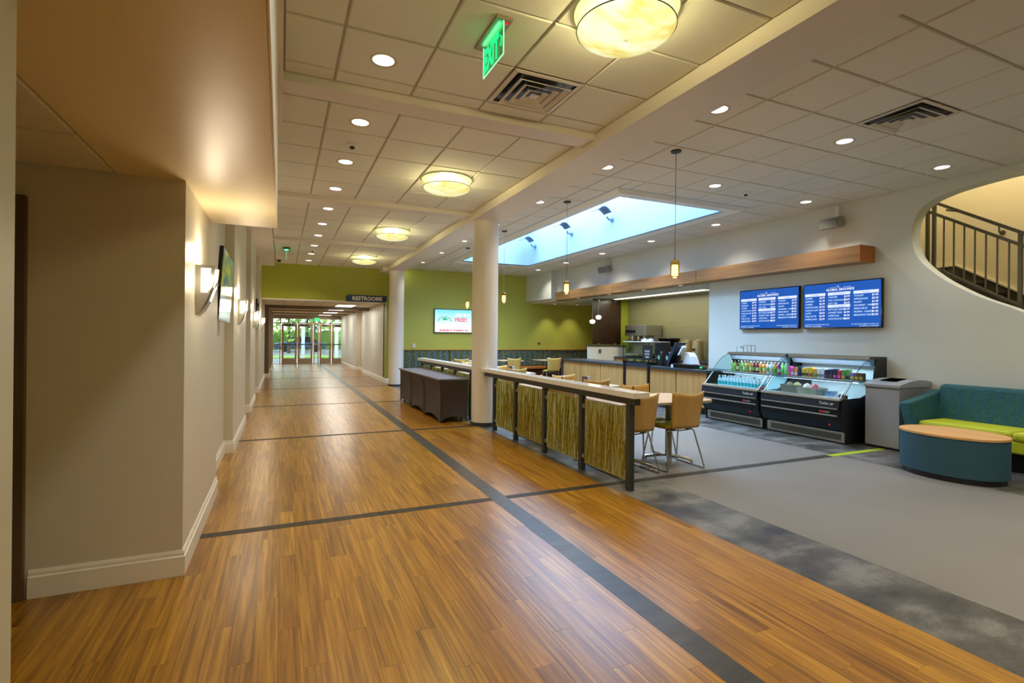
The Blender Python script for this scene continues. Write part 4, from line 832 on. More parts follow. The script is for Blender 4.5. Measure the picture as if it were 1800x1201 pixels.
sidetv(12.95, 14.1, 'far flat screen on the corridor wall near the green header', BLACKG)
t = thing('leaf_banner', 'tall narrow grey banner with yellow-green leaves on the corridor wall', 'banner', (-0.59, 10.2, 0.95))
part('board', M().box(-0.609, -0.585, 9.75, 10.6, 0.95, 2.8), plain('banner_grey', (110, 104, 92), 0.6), t)
for k in range(9):
    z = 1.05 + k * 0.19; y = 10.17 + (0.16 if k % 2 else -0.16); part('leaf', M().add([(-0.583, y - 0.15, z), (-0.583, y, z - 0.05), (-0.583, y + 0.16, z + 0.06), (-0.583, y, z + 0.08)], [(0, 1, 2, 3)]), LIMEV, t)

# ------------------------------------------------------------------ railings with reed panels
reedmesh = {}
def reeds(w, h, seed):
    key = round(w, 2)
    if key in reedmesh: return reedmesh[key]
    random.seed(seed); m = M()
    for k in range(int(230 * w / 0.75)):
        y = random.uniform(0.015, w - 0.015); z = random.uniform(-0.25, h * 0.75) ; L = random.uniform(0.15, 0.5); lean = random.gauss(0, 0.10); cur = random.gauss(0, 0.035); r = random.uniform(0.0014, 0.0034); pts = []
        for q in range(6):
            s = q / 5; zz = min(max(z + L * s, 0.01), h - 0.01); yy = min(max(y + lean * L * s + cur * math.sin(PI * s), 0.006), w - 0.006); pts.append((random.choice((-1, 1)) * 0 + 0.0075, yy, zz))
        if pts[-1][2] - pts[0][2] > 0.05: m.tube(pts, r, 3)
    reedmesh[key] = mesh('reed', m, REED, normals=False); return reedmesh[key]
def railing(posts, ya, yb, label, cx=3.02):
    t = thing('divider_railing', label, 'railing', (cx, (ya + yb) / 2, 0), 'reed-panel divider railings')
    part('cap', M().box(cx - 0.09, cx + 0.09, ya, yb, 0.885, 0.94), LAM, t, bev=0.003)
    part('top_rail', M().box(cx - 0.03, cx + 0.03, ya + 0.06, yb, 0.815, 0.885), DARKM, t)
    for y in posts: part('post', M().box(cx - 0.028, cx + 0.028, y - 0.03, y + 0.03, 0, 0.815), DARKM, t)
    for a, b in zip(posts[:-1], posts[1:]):
        w = b - a - 0.13
        p = part('reed_panel', M().box(cx - 0.006, cx + 0.006, a + 0.065, a + 0.065 + w, 0.085, 0.775), REEDP, t)
        rd = bpy.data.objects.new('reed', reeds(w, 0.69, 3)); COL.objects.link(rd); rd.parent = p; rd['kind'] = 'stuff'; rd.location = Vector((cx - 0.015, a + 0.065, 0.085)) - OFF[t.name]; OFF[rd.name] = OFF[t.name]
        for z in (0.16, 0.70):
            for y in (a + 0.045, b - 0.045): part('clip', M().box(cx - 0.02, cx + 0.02, y - 0.022, y + 0.022, z - 0.022, z + 0.022), STEEL, t)
railing([3.99, 4.84, 5.71, 6.58, 7.36], 3.82, 7.74, 'long low railing with reed panels and pale cap at the near dining area')
railing([8.45, 9.35, 10.2, 11.05, 11.85], 8.17, 11.95, 'far railing with reed panels behind the cloth-covered table')

# ------------------------------------------------------------------ cloth covered table
t = thing('covered_table', 'long table in a fitted charcoal stretch cover with arched hems', 'table', (2.63, 9.85, 0))
xa, xb, ya, yb, H_ = 2.42, 2.9, 8.3, 11.42, 0.72
loop = [((xa, ya), (xa, yb), 3), ((xa, yb), (xb, yb), 1), ((xb, yb), (xb, ya), 3), ((xb, ya), (xa, ya), 1)]
per = []
for a, b, n in loop:
    for k in range(n * 16):
        u = k / (n * 16); s = (u * n) % 1.0; per.append((a[0] + (b[0] - a[0]) * u, a[1] + (b[1] - a[1]) * u, s, (b[1] - a[1], a[0] - b[0])))
m = M(); rowsn = 12; NP = len(per)
for j in range(rowsn + 1):
    v = j / rowsn
    for (x, y, s, nn) in per:
        arch = 0.10 * math.sin(PI * s) ** 0.6 if 0.04 < s < 0.96 else 0.0
        z = arch + (H_ - arch) * v
        L = math.hypot(*nn); nx, ny = -nn[0] / L, -nn[1] / L
        pinch = 0.035 * math.sin(PI * min(1, v * 1.05)) * (0.5 + 0.5 * math.sin(PI * s)) - (0.03 * (v ** 8)) - 0.012 * math.exp(-((min(s, 1 - s)) / 0.04) ** 2) * math.sin(PI * v)
        m.v.append((x + 0 * nx + (0.02 if x < 2.6 else -0.02) * 0 + (-nx) * -pinch * -1, y + (-ny) * pinch, z))
m.f = [(j * NP + i, j * NP + (i + 1) % NP, (j + 1) * NP + (i + 1) % NP, (j + 1) * NP + i) for j in range(rowsn) for i in range(NP)]
part('skirt', m, CLOTH, t, 60)
part('top', M().box(xa - 0.035, xb + 0.035, ya - 0.035, yb + 0.035, H_ - 0.015, H_ + 0.015), plain('cover_cloth_lit_top', (112, 108, 114), 0.6), t, bev=0.012)  # same cover cloth, coloured lighter for the light falling on top
for x, y in ((2.5, 8.38), (2.82, 8.38), (2.5, 11.34), (2.82, 11.34)): part('leg', M().cyl((x, y, 0), (x, y, H_ - 0.02), 0.018, 8), BLACK, t)
for k in (1, 2):
    y = ya + (yb - ya) * k / 3; part('fold', M().tube([(xa - 0.03, y + 0.10, 0.69), (xa - 0.02, y + 0.05, 0.65), (xa - 0.008, y + 0.01, 0.58), (xa - 0.004, y, 0.4), (xa - 0.004, y, 0.02)], 0.006, 6), plain('fold_shade', (34, 26, 24), 0.8), t, True)  # shade of the creases put into a darker cloth colour

# ------------------------------------------------------------------ cafe chairs and tables
def make_chair():
    t = thing('cafe_chair', 'x', 'chair', (0, 0, 0))
    part('seat', M().grid(lambda u, v: ((u - 0.5) * (0.40 + 0.02 * v), -0.20 + 0.42 * v, 0.447 - 0.012 * math.sin(PI * v) + 0.012 * (2 * u - 1) ** 2 - 0.03 * max(0, v - 0.85) * 6 + 0.05 * max(0, 0.12 - v) * 4), 8, 10), MAPLE, t, True, solid=0.012)
    def bk(u, v):
        w = 0.37 + 0.06 * v; e = (2 * u - 1)
        return (e * w / 2, -0.215 - 0.09 * v - 0.02 + 0.065 * e * e * (0.35 + 0.65 * v), 0.462 + (0.375 + 0.030 * e * e) * v)
    b = part('backrest', M().grid(bk, 12, 10), MAPLE, t, True, solid=0.012)
    part('grip_slot', M().prism([(-0.314, 0.83), (-0.29, 0.83), (-0.275, 0.70), (-0.296, 0.70)], -0.003, 0.003, 'x'), plain('slot_dark', (90, 60, 26), 0.7), b)
    part('cushion', M().grid(lambda u, v: ((u - 0.5) * 0.36, -0.13 + 0.33 * v, 0.462 + 0.022 * (1 - abs(2 * u - 1) ** 6) * (1 - abs(2 * v - 1) ** 6)), 10, 10), LIMEV, t, True, solid=0.012)
    for s in (-1, 1):
        P = [(s * 0.15, 0.13, 0.432), (s * 0.19, 0.135, 0.425), (s * 0.205, 0.145, 0.40), (s * 0.245, 0.215, 0.04), (s * 0.248, 0.215, 0.014), (s * 0.25, 0.18, 0.0085), (s * 0.25, -0.2, 0.0085), (s * 0.248, -0.235, 0.014), (s * 0.243, -0.238, 0.04), (s * 0.19, -0.14, 0.40), (s * 0.178, -0.13, 0.425), (s * 0.13, -0.13, 0.432)]
        part('leg_frame', M().tube(P, 0.009, 8), CHROME, t, True)
    part('cross_bar', M().tube([(-0.17, -0.13, 0.428), (0, -0.15, 0.422), (0.17, -0.13, 0.428)], 0.0075, 8).tube([(-0.17, 0.13, 0.43), (0.17, 0.13, 0.43)], 0.0075, 8), CHROME, t, True)
    for s in (-1, 1): part('bumper', M().box(s * 0.1 - 0.02, s * 0.1 + 0.02, -0.155, -0.12, 0.43, 0.447), BLACK, t)
    return t
chair0 = make_chair(); first = [True]
def chair(x, y, rz, label):
    o = chair0 if first[0] else copy_tree(chair0); first[0] = False
    o.location = (x, y, 0.0); o.rotation_euler = (0, 0, rz); o['label'] = label; o['group'] = 'cafe chairs'; return o
def make_table(L=1.35, Wd=0.82):
    t = thing('dining_table', 'x', 'table', (0, 0, 0)); r = 0.16; P = []
    for cx, cy_, a0 in ((L - r, -Wd / 2 + r, -PI / 2), (L - r, Wd / 2 - r, 0), (0.03, Wd / 2 - 0.03, PI / 2), (0.03, -Wd / 2 + 0.03, PI)):
        rr = r if cx > 0.5 else 0.03
        for k in range(7): a = a0 + PI / 2 * k / 6; P.append((cx + rr * math.cos(a), cy_ + rr * math.sin(a)))
    tp = part('tabletop', M().prism(P, 0.722, 0.75), MAPLET, t, bev=0.002); part('edge_band', M().prism([(p[0] * 1.002 - 0.0013, p[1] * 1.004) for p in P], 0.726, 0.745), plain('grey_edge', (150, 146, 138), 0.5), tp)
    for x in (0.4, L - 0.35):
        c = part('pedestal', M().cyl((x, 0, 0.06), (x, 0, 0.71), 0.038, 20), plain('warm_grey_metal', (140, 138, 130), 0.4, 0.4), t, True)
        part('mount_plate', M().box(x - 0.15, x + 0.15, -0.15, 0.15, 0.71, 0.722), DARKM, c)
        for k in range(4):
            a = PI / 4 + k * PI / 2; part('foot', M().tube([(x, 0, 0.075), (x + 0.13 * math.cos(a), 0.13 * math.sin(a), 0.06), (x + 0.27 * math.cos(a), 0.27 * math.sin(a), 0.032)], 0.018, 8).cyl((x + 0.26 * math.cos(a), 0.26 * math.sin(a), 0), (x + 0.26 * math.cos(a), 0.26 * math.sin(a), 0.03), 0.014, 8), CHROME, c, True)
    return t
tab0 = make_table(); tf = True
for i, y0 in enumerate((4.38, 6.14, 8.85, 10.6)):
    o = tab0 if i == 0 else copy_tree(tab0); o.location = (3.18, y0 + 0.41, 0); w = ORD[i]
    o['label'] = 'pale maple dining table against the reed railings, %s from the camera' % w; o['group'] = 'tables along the railings'
    for x, nm in ((3.44, 'railing side'), (4.06, 'open side')):
        dx = random.uniform(-0.02, 0.02)
        chair(x + dx, y0 + 0.215, random.uniform(-0.05, 0.05), 'maple chair pulled up to the %s railing table, camera side, %s' % (w, nm))
        chair(x + dx + (0.03 if x > 4 else 0), y0 + 0.66, PI + random.uniform(-0.06, 0.06), 'maple chair pulled up to the %s railing table, far side, %s' % (w, nm))
    if i in (1, 2, 3):
        t = thing('napkin_holder', 'small two-tone napkin holder on the %s railing table' % w, 'napkin holder', (4.16, y0 + 0.42, 0.75), 'napkin holders')
        part('holder', M().box(4.12, 4.14, y0 + 0.36, y0 + 0.48, 0.75, 0.87), plain('holder_brown', (74, 60, 60), 0.5), t); part('napkins', M().box(4.14, 4.2, y0 + 0.365, y0 + 0.475, 0.755, 0.865), plain('napkin_grey', (170, 164, 162), 0.7), t)
def small_table(x, y, label):
    t = thing('square_table', label, 'table', (x, y, 0), 'tables along the banquette')
    part('tabletop', M().box(x - 0.37, x + 0.37, y - 0.37, y + 0.37, 0.722, 0.75), MAPLET, t, bev=0.004); part('edge_band', M().box(x - 0.372, x + 0.372, y - 0.372, y + 0.372, 0.728, 0.744), STEEL, t)
    part('pedestal', M().cyl((x, y, 0.02), (x, y, 0.722), 0.035, 16), DARKM, t, True); part('base', M().lathe([(0.0005, 0.03), (0.25, 0.012), (0.25, 0), (0.0005, 0)], (x, y, 0), 24), DARKM, t, True)
small_table(6.25, 14.25, 'square table at the banquette, between the column and the counter end'); small_table(7.6, 14.25, 'square table at the banquette, nearest the kitchen half wall'); small_table(4.95, 14.25, 'square table at the banquette, partly behind the thick column')
chair(5.95, 13.4, 0.05, 'maple chair facing the banquette, middle of three'); chair(7.3, 13.45, -0.15, 'maple chair facing the banquette beside the counter end'); chair(4.35, 13.3, 0.1, 'maple chair facing the banquette, seen above the far railing')
# banquette
bq = thing('banquette', 'long banquette with patterned teal back along the lime wall', 'banquette', (6.9, 16.1, 0))
for a, b in ((3.25, 5.0), (5.01, 6.7), (6.71, 8.42), (8.43, 10.55)): part('back_panel', M().box(a, b, 16.12, YG - 0.022, 0.46, 1.0), BANQ, bq, bev=0.02)
part('back_base', M().box(3.25, 10.55, 16.15, YG - 0.022, 0, 0.46), BANQ, bq)
part('top_trim', M().box(3.25, 10.55, 16.10, YG - 0.022, 1.0, 1.015), ORANGE, bq)
part('seat', M().box(5.1, 10.55, 15.55, 16.13, 0.38, 0.46), ORANGE, bq, bev=0.025); part('seat_base', M().box(5.15, 10.5, 15.65, 16.12, 0, 0.38), REDBR, bq)

# ------------------------------------------------------------------ refrigerated display cases
def case(ya, yb, label, endp):
    t = thing('display_cooler', label, 'display cooler', (7.5, (ya + yb) / 2, 0), 'refrigerated display cases')
    body = [(7.16, 0.17), (8.0, 0.17), (8.0, 0.55), (7.1, 0.55), (7.05, 0.60), (7.0, 0.60), (6.985, 0.48), (6.99, 0.30), (7.05, 0.19)]
    part('body', M().prism([(p[0], p[1]) for p in body], yb, ya, 'y'), BLACKC, t)
    part('fascia', M().prism([(6.995, 0.605), (6.98, 0.50), (6.965, 0.50), (6.98, 0.61)], yb + 0.01, ya - 0.01, 'y'), plain('cooler_fascia', (30, 36, 44), 0.4, Specular_IOR_Level=0.3), t)
    part('front_lip', M().prism([(7.06, 0.61), (6.97, 0.605), (6.975, 0.63), (7.05, 0.645)], yb, ya, 'y'), STEEL, t)
    for z in (0.482, 0.385): part('bumper_strip', M().box(6.965, 6.985, yb + 0.03, ya - 0.02, z, z + 0.018), STEEL, t, bev=0.004)
    part('base_grille', M().box(7.1, 7.12, yb + 0.01, ya - 0.03, 0.02, 0.165), STEEL, t); part('base_box', M().box(7.14, 7.98, yb + 0.02, ya - 0.02, 0, 0.17), BLACK, t)
    m = M(); y = yb + 0.06
    while y < ya - 0.1: m.box(7.096, 7.101, y, y + 0.009, 0.05, 0.135); y += 0.022
    part('grille_slot', m, BLACK, t, kind='stuff')
    IN = plain('case_interior_white', (226, 236, 240), 0.4)
    part('back_panel', M().box(7.93, 8.0, yb, ya, 0.55, 1.16), IN, t); part('well_floor', M().prism([(7.07, 0.56), (7.93, 0.56), (7.93, 0.60), (7.12, 0.59)], yb + 0.02, ya - 0.02, 'y'), IN, t)
    part('rear_riser', M().box(7.78, 7.93, yb + 0.02, ya - 0.02, 0.6, 0.84), IN, t)
    part('shelf', M().box(7.42, 7.93, yb + 0.02, ya - 0.02, 0.845, 0.862), plain('case_shelf', (150, 156, 164), 0.35, 0.5), t)
    cp = part('canopy', M().prism([(7.62, 1.17), (8.02, 1.17), (8.02, 1.205), (7.64, 1.205)], yb, ya, 'y'), BLK2, t, bev=0.004); part('canopy_strip', M().box(7.605, 7.625, yb, ya, 1.165, 1.205), STEEL, cp)
    part('canopy_valance', M().prism([(7.63, 1.17), (7.70, 1.08), (7.71, 1.085), (7.65, 1.17)], yb + 0.02, ya - 0.02, 'y'), plain('valance_grey', (120, 128, 140), 0.4, 0.4), t)
    part('light_tube', M().box(7.71, 7.73, yb + 0.05, ya - 0.05, 1.078, 1.088), CASEL, t)
    part('shelf_light', M().box(7.44, 7.455, yb + 0.05, ya - 0.05, 0.83, 0.842), CASEL, t)
    part('mid_bar', M().box(7.22, 7.235, yb, ya, 0.853, 0.862), plain('glass_edge_dark', (70, 90, 96), 0.3, 0.5), t)
    arc = [(7.235, 0.86), (7.30, 0.95), (7.39, 1.04), (7.50, 1.12), (7.62, 1.18)]
    part('upper_glass', M().grid(lambda u, v: (arc[int(round(v * 4))][0], yb + (ya - yb) * u, arc[int(round(v * 4))][1]), 1, 4), GLASSC, t, True)
    part('lower_glass', M().grid(lambda u, v: (7.03 + 0.195 * v, yb + 0.03 + (ya - yb - 0.06) * u, 0.64 + 0.21 * v), 1, 1), GLASSC, t)
    part('glass_frame', M().tube([(7.03, yb + 0.03, 0.64), (7.225, yb + 0.03, 0.85)], 0.007, 6).tube([(7.03, ya - 0.03, 0.64), (7.225, ya - 0.03, 0.85)], 0.007, 6), STEEL, t)
    ends = [yb, ya] if endp is None else [yb, ya]
    for y in ends:
        part('end_panel', M().prism([(7.1, 0), (8.0, 0), (8.0, 1.17), (7.74, 1.17), (7.71, 0.9), (7.66, 0.78), (7.56, 0.68), (7.42, 0.635), (7.03, 0.625), (6.99, 0.48), (6.995, 0.3), (7.06, 0.18), (7.1, 0.15)], y - 0.008, y + 0.008, 'y'), BLACK, t)
        part('end_glass', M().prism([(7.04, 0.63), (7.42, 0.637), (7.56, 0.68), (7.66, 0.78), (7.71, 0.9), (7.73, 1.17), (7.62, 1.17), (7.50, 1.12), (7.39, 1.04), (7.30, 0.95), (7.235, 0.86)], y - 0.003, y + 0.003, 'y'), GLASSC, t)
        part('end_glass_edge', M().tube([(7.04, y, 0.63), (7.235, y, 0.86), (7.30, y, 0.95), (7.39, y, 1.04), (7.50, y, 1.12), (7.62, y, 1.17)], 0.005, 5), plain('glass_rim', (50, 70, 74), 0.3), t)
    part('logo_text', M().text('Turbo air', (6.962, yb + 0.29, 0.54), (0, -1, 0), (0.13, 0, 0.99), 0.055), WHITE, t)
    part('badge', M().box(6.984, 6.988, yb + 0.15, yb + 0.30, 0.42, 0.45), plain('grey_badge', (120, 112, 112), 0.5), t); part('badge_red', M().box(6.982, 6.985, yb + 0.225, yb + 0.30, 0.42, 0.45), plain('badge_red', (190, 36, 50), 0.5), t)
    part('power_light', M().box(6.995, 7.003, yb + 0.15, yb + 0.165, 0.255, 0.268), REDL, t)
    lamp('AREA', (7.60, (ya + yb) / 2, 1.12), 3.6, (0.66, 0.84, 1.0), (0, math.radians(-35), 0), parent=t, shape='RECTANGLE', size=0.03, size_y=(ya - yb) * 0.9)
    lamp('AREA', (7.56, (ya + yb) / 2, 0.835), 1.7, (0.66, 0.84, 1.0), parent=t, shape='RECTANGLE', size=0.03, size_y=(ya - yb) * 0.9)
case(7.14, 5.93, 'black refrigerated display cooler of bottled drinks beside the counter', 'a'); case(5.875, 4.6, 'black refrigerated display cooler with baskets next to the silver bin', 'b')
# bottles and cartons
def bottle(x, y, z, h, r, col, cap, label, group, lab=None):
    t = thing('bottle', label, 'bottle', (x, y, z), group)
    part('body', M().lathe([(0.0005, 0), (r, 0.004), (r, h * 0.6), (r * 0.8, h * 0.72), (r * 0.38, h * 0.86), (r * 0.38, h * 0.9), (0.0005, h * 0.9)], (x, y, z), 12), col, t, True)
    part('cap', M().lathe([(r * 0.45, h * 0.89), (r * 0.45, h), (0.0005, h)], (x, y, z), 10), cap, t)
    if lab: part('label', M().lathe([(r * 1.02, h * 0.2), (r * 1.02, h * 0.5)], (x, y, z), 12), lab, t, True)
JU = {'pale green': (150, 190, 110), 'brown': (120, 84, 60), 'amber': (190, 150, 70), 'dark red': (110, 40, 60), 'orange': (240, 150, 50), 'clear': (196, 214, 222), 'pink': (220, 70, 130), 'red': (230, 100, 70), 'yellow-green': (190, 200, 60)}
JM = {k: plain('juice_' + k.replace(' ', '_').replace('-', '_'), v, 0.25) for k, v in JU.items()}
LB = plain('bottle_label', (220, 214, 180), 0.5); LB2 = plain('bottle_label_green', (120, 170, 70), 0.5); CAPR = plain('cap_red', (170, 50, 60), 0.5)
seq = ['pale green', 'pale green', 'brown', 'pale green', 'pale green', 'amber', 'amber', 'dark red', 'dark red', 'orange', 'orange', 'clear', 'clear', 'yellow-green', 'pink', 'pink']
cnt = {}
for i, c in enumerate(seq):
    y = 6.99 - i * 0.0705; n = cnt.get(c, 0); cnt[c] = n + 1
    if y < 5.96: break
    bottle(7.56, y, 0.862, 0.19, 0.03, JM[c], (WHITE, CAPR, BLACK)[i % 3], '%s juice bottle on the upper cooler shelf, %s of its colour from the counter' % (c, ('first', 'second', 'third', 'fourth')[n]), 'juice bottles on the upper shelf', (LB, LB2)[i % 2])
    bottle(7.70, y - 0.02, 0.862, 0.19, 0.03, JM[seq[(i + 3) % 16]], WHITE, '%s bottle in the rear row of the upper cooler shelf, %s from the counter' % (seq[(i + 3) % 16], ('first', 'second', 'third', 'fourth', 'fifth', 'sixth', 'seventh', 'eighth', 'ninth', 'tenth', 'eleventh', 'twelfth', 'thirteenth', 'fourteenth', 'fifteenth', 'sixteenth')[i]), 'rear juice bottles')
WATER = pane('water_bottle_plastic', (200, 226, 236), 0.5); WATB = plain('water_body', (196, 222, 232), 0.2); AQ = plain('aqua_label', (60, 170, 176), 0.5)
nth = ('first', 'second', 'third', 'fourth', 'fifth', 'sixth', 'seventh', 'eighth', 'ninth', 'tenth', 'eleventh', 'twelfth', 'thirteenth', 'fourteenth', 'fifteenth', 'sixteenth')
for i in range(13): bottle(7.29, 7.02 - i * 0.071, 0.592, 0.2, 0.03, WATB, WHITE, 'water bottle with aqua label in the lower cooler, front row, %s from the counter' % nth[i], 'water bottles in front', AQ)
for i in range(13): bottle(7.40, 7.0 - i * 0.071, 0.592, 0.2, 0.03, WATB, (WHITE, NAVY)[i % 4 == 1], 'water bottle with aqua label in the lower cooler, rear row, %s from the counter' % nth[i], 'water bottles behind', AQ)
APL = plain('apple_skin', (150, 30, 44), 0.3)
for i, y in enumerate((6.08, 6.01)):
    t = thing('apple', 'red apple in the lower drinks cooler, %s' % ('nearer the water bottles' if i == 0 else 'against the end glass'), 'apple', (7.2, y, 0.6), 'apples')
    part('flesh', M().lathe([(0.0005, 0.008), (0.025, 0), (0.038, 0.025), (0.036, 0.05), (0.018, 0.066), (0.0005, 0.058)], (7.2, y, 0.6), 14), APL, t, True); part('stem', M().cyl((7.2, y, 0.655), (7.203, y, 0.675), 0.002, 5), BLACK, t)
CB = [('yellow', (220, 180, 60)), ('orange', (230, 150, 70)), ('white', (220, 222, 230)), ('dark blue', (44, 48, 84)), ('red', (180, 50, 60)), ('green', (90, 150, 80)), ('brown', (110, 74, 60)), ('violet', (140, 110, 180)), ('pink', (230, 90, 170))]
PK = {k: plain('pack_' + k.replace(' ', '_'), v, 0.45, var=0.35, scale=40) for k, v in CB}
cseq = ['pink', 'pink', 'orange', 'dark blue', 'yellow', 'yellow', 'yellow', 'orange', 'white', 'white', 'dark blue', 'dark blue', 'dark blue', 'red', 'green', 'green', 'violet', 'brown', 'brown']; cnt = {}
for i, c in enumerate(cseq):
    y = 5.82 - i * 0.0635; h = (0.15, 0.13, 0.14)[i % 3] if i < 16 else 0.11; n = cnt.get(c, 0); cnt[c] = n + 1
    t = thing('drink_carton', '%s %s carton on the upper shelf of the cooler near the bin' % (nth[n], c), 'carton', (7.58, y, 0.862), 'cartons on the upper shelf')
    part('box', M().box(7.55, 7.62, y - 0.027, y + 0.027, 0.862, 0.862 + h), PK[c], t, bev=0.003); part('band', M().box(7.548, 7.551, y - 0.024, y + 0.024, 0.88, 0.92), PK[cseq[(i + 7) % 19]], t)
t = thing('wire_rack', 'small chrome wire rack on top of the drinks cooler', 'rack', (7.85, 6.9, 1.205))
part('frame', M().tube([(7.8, 7.1, 1.205), (7.8, 7.1, 1.31)], 0.004, 6).tube([(7.8, 6.95, 1.205), (7.8, 6.95, 1.33), (7.8, 6.78, 1.33), (7.8, 6.78, 1.205)], 0.006, 6).tube([(7.9, 6.95, 1.205), (7.9, 6.95, 1.33), (7.9, 6.78, 1.33), (7.9, 6.78, 1.205)], 0.006, 6).tube([(7.8, 6.95, 1.33), (7.9, 6.95, 1.33)], 0.005, 6).tube([(7.8, 6.78, 1.33), (7.9, 6.78, 1.33)], 0.005, 6), STEEL, t, True)
part('cup_ring', M().tube([(7.8 + 0.03 * math.cos(a), 6.98 + 0.03 * math.sin(a), 1.29 + 0.02 * math.sin(a)) for a in [PI * k / 6 for k in range(13)]], 0.006, 6), STEEL, t, True)
def basket(x, y, w, d, h, mat, label, fill):
    t = thing('basket', label, 'basket', (x, y, 0.6)); m = M()
    m.add([(x - d * .42, y - w * .42, .6), (x + d * .42, y - w * .42, .6), (x + d * .42, y + w * .42, .6), (x - d * .42, y + w * .42, .6), (x - d / 2, y - w / 2, .6 + h), (x + d / 2, y - w / 2, .6 + h), (x + d / 2, y + w / 2, .6 + h), (x - d / 2, y + w / 2, .6 + h)], [(0, 1, 2, 3), (0, 1, 5, 4), (1, 2, 6, 5), (2, 3, 7, 6), (3, 0, 4, 7)])
    part('wicker', m, mat, t, solid=0.008); part('rim', M().tube([(x - d / 2, y - w / 2, .6 + h), (x + d / 2, y - w / 2, .6 + h), (x + d / 2, y + w / 2, .6 + h), (x - d / 2, y + w / 2, .6 + h), (x - d / 2, y - w / 2, .6 + h)], 0.008, 6), mat, t, True)
WK = plain('dark_wicker', (96, 92, 44), 0.8, var=0.5, scale=60, bump=0.6); WK2 = plain('sage_wicker', (150, 152, 120), 0.8, var=0.2, scale=60, bump=0.6)
basket(7.32, 5.52, 0.34, 0.26, 0.14, WK, 'dark green wicker basket in the cooler near the bin', 0); basket(7.3, 5.24, 0.32, 0.26, 0.12, WK2, 'sage wicker basket in the middle of the cooler', 0)
tag(part('serving_tray', M().box(7.5, 7.53, 5.4, 5.72, 0.66, 0.84), BLK2, None, False, 0.01), 'dark tray with white oval leaning behind the green basket', 'tray')
for i, (x, y, s, c, nm) in enumerate(((7.28, 5.3, 0.06, (232, 232, 236), 'white'), (7.34, 5.22, 0.055, (210, 180, 170), 'cream and red'), (7.27, 5.16, 0.055, (196, 50, 70), 'red'), (7.33, 5.5, 0.06, (200, 190, 110), 'yellow'), (7.28, 5.6, 0.05, (150, 130, 60), 'olive'))):
    o = part('snack_bag', M().lathe([(0.0005, 0), (s, 0.01), (s * 1.05, 0.05), (s * 0.6, 0.09), (0.0005, 0.11)], (x, y, 0.68), 9), plain('bag_' + nm.replace(' ', '_'), c, 0.3), None, True); tag(o, '%s snack bag piled in a cooler basket' % nm, 'snack bag', 'snack bags')
o = part('bowl', M().lathe([(0.0005, 0), (0.05, 0.002), (0.09, 0.05), (0.1, 0.09), (0.095, 0.09), (0.085, 0.05), (0.0005, 0.008)], (7.36, 5.0, 0.6), 22), pane('clear_plastic', (190, 210, 226), 0.4), None, True); tag(o, 'clear round bowl in the cooler beside the sage basket', 'bowl')
tag(part('food_tray', M().box(7.13, 7.25, 4.82, 5.02, 0.592, 0.625), NAVY, None, False, 0.004), 'low dark food tray at the front of the cooler near the bin', 'tray')
for i, (y, c, nm, h) in enumerate(((4.76, 'white', 'white', 0.09), (4.71, 'dark blue', 'dark blue and red', 0.09), (4.66, 'brown', 'brown', 0.08))):
    tag(part('snack_box', M().box(7.16, 7.21, y - 0.02, y + 0.02, 0.592, 0.592 + h), PK[c], None, False, 0.003), '%s snack box at the end of the lower cooler' % nm, 'box')

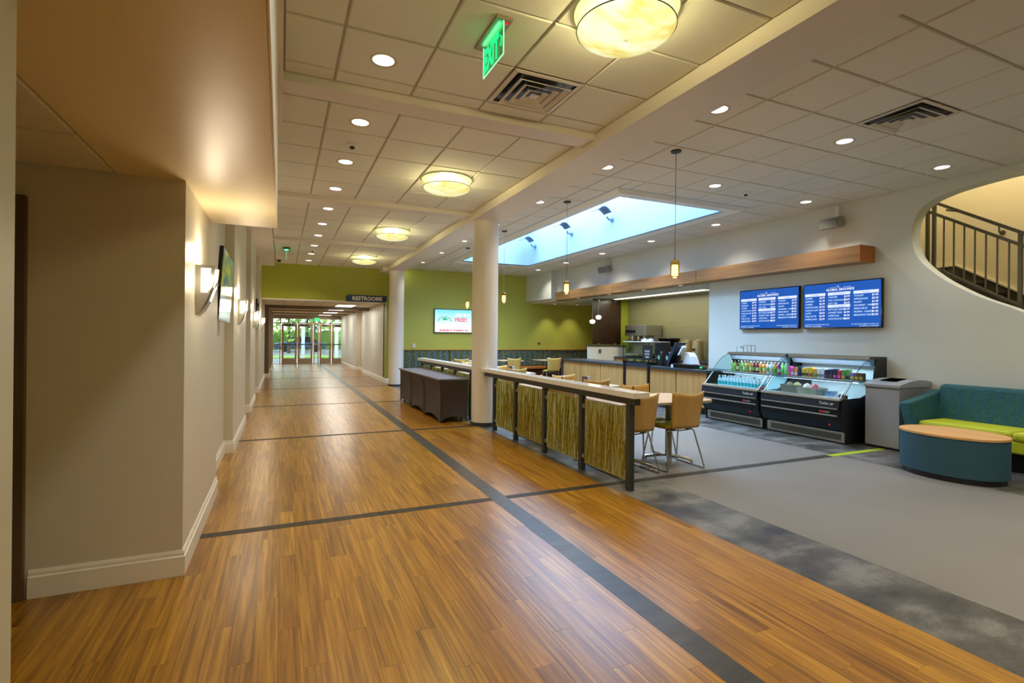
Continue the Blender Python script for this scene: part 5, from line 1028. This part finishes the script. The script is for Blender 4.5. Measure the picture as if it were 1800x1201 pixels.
# ------------------------------------------------------------------ bin, sofa, side table
t = thing('recycling_bin', 'silver metal bin with curved lid and square slot beside the cooler', 'bin', (7.67, 4.27, 0))
part('body', M().box(7.33, 8.02, 4.05, 4.48, 0.03, 0.82), BINM, t, bev=0.004); part('plinth', M().box(7.36, 8.0, 4.07, 4.46, 0, 0.03), BLACK, t)
lid = [(7.31, 0.82)] + [(7.31 + 0.72 * k / 10, 0.845 + 0.075 * math.sin(PI * (0.05 + 0.75 * k / 10))) for k in range(11)] + [(8.03, 0.82)]
ld = part('lid', M().prism(lid, 4.035, 4.495, 'y'), BINM, t, bev=0.003)
part('slot', M().add([(7.47, 4.17, 0.901), (7.47, 4.37, 0.901), (7.70, 4.37, 0.924), (7.70, 4.17, 0.924)], [(0, 1, 2, 3)]), DEEP, ld, solid=0.008)
part('door_seam', M().box(7.326, 7.332, 4.06, 4.47, 0.80, 0.806), BLACK, t)
t = thing('sofa', 'teal patterned sofa with lime seat against the cafe wall', 'sofa', (7.6, 2.9, 0))
part('back', M().prism([(7.74, 0.38), (7.98, 0.38), (8.02, 0.86), (7.92, 0.885), (7.84, 0.87)], 2.0, 3.86, 'y'), SOFAF, t, bev=0.03)
part('seat_base', M().box(7.28, 8.0, 2.0, 3.8, 0.22, 0.36), LIMEV, t, bev=0.02)
part('plinth', M().box(7.42, 7.95, 2.05, 3.75, 0.0, 0.22), BLACK, t)
for a, b in ((2.0, 2.9), (2.905, 3.8)): part('seat_cushion', M().box(7.26, 7.8, a, b, 0.355, 0.455), LIMEV, t, bev=0.035)
for s, y in ((1, 3.80), (-1, 2.0)):
    m = M(); v = []
    for x, zt in ((7.22, 0.655), (7.6, 0.73), (7.98, 0.80)):
        v += [(x, y, 0.14), (x, y + s * 0.08, 0.14), (x, y + s * 0.20, zt), (x, y + s * 0.06, zt + 0.012)]
    m.add(v, [(k * 4 + i, k * 4 + (i + 1) % 4, (k + 1) * 4 + (i + 1) % 4, (k + 1) * 4 + i) for k in range(2) for i in range(4)] + [(0, 1, 2, 3), (8, 9, 10, 11)])
    part('arm', m, SOFAF, t, bev=0.02)
t = thing('drum_table', 'leaf-shaped side table in teal fabric with a tan wood top', 'side table', (6.55, 3.1, 0))
def lens(k, cx=6.57, cy_=3.11, a=0.47, b1=0.36, b2=0.36):
    P = []
    for i in range(24): u = PI * i / 24; P.append((cx - k * b1 * math.sin(u) ** 0.85, cy_ + k * a * math.cos(u)))
    for i in range(24): u = PI * i / 24; P.append((cx + k * b2 * math.sin(u) ** 0.85, cy_ - k * a * math.cos(u)))
    return P
part('drum', M().prism(lens(0.985), 0.06, 0.445), TEAL, t, 50); part('top', M().prism(lens(1.0), 0.445, 0.47), wood('tan_wood_top', (200, 150, 92), (220, 172, 112), 0.4, 'y', 0.5), t, 50, 0.003); part('plinth', M().prism(lens(0.93), 0, 0.06), BLACK, t, 50)
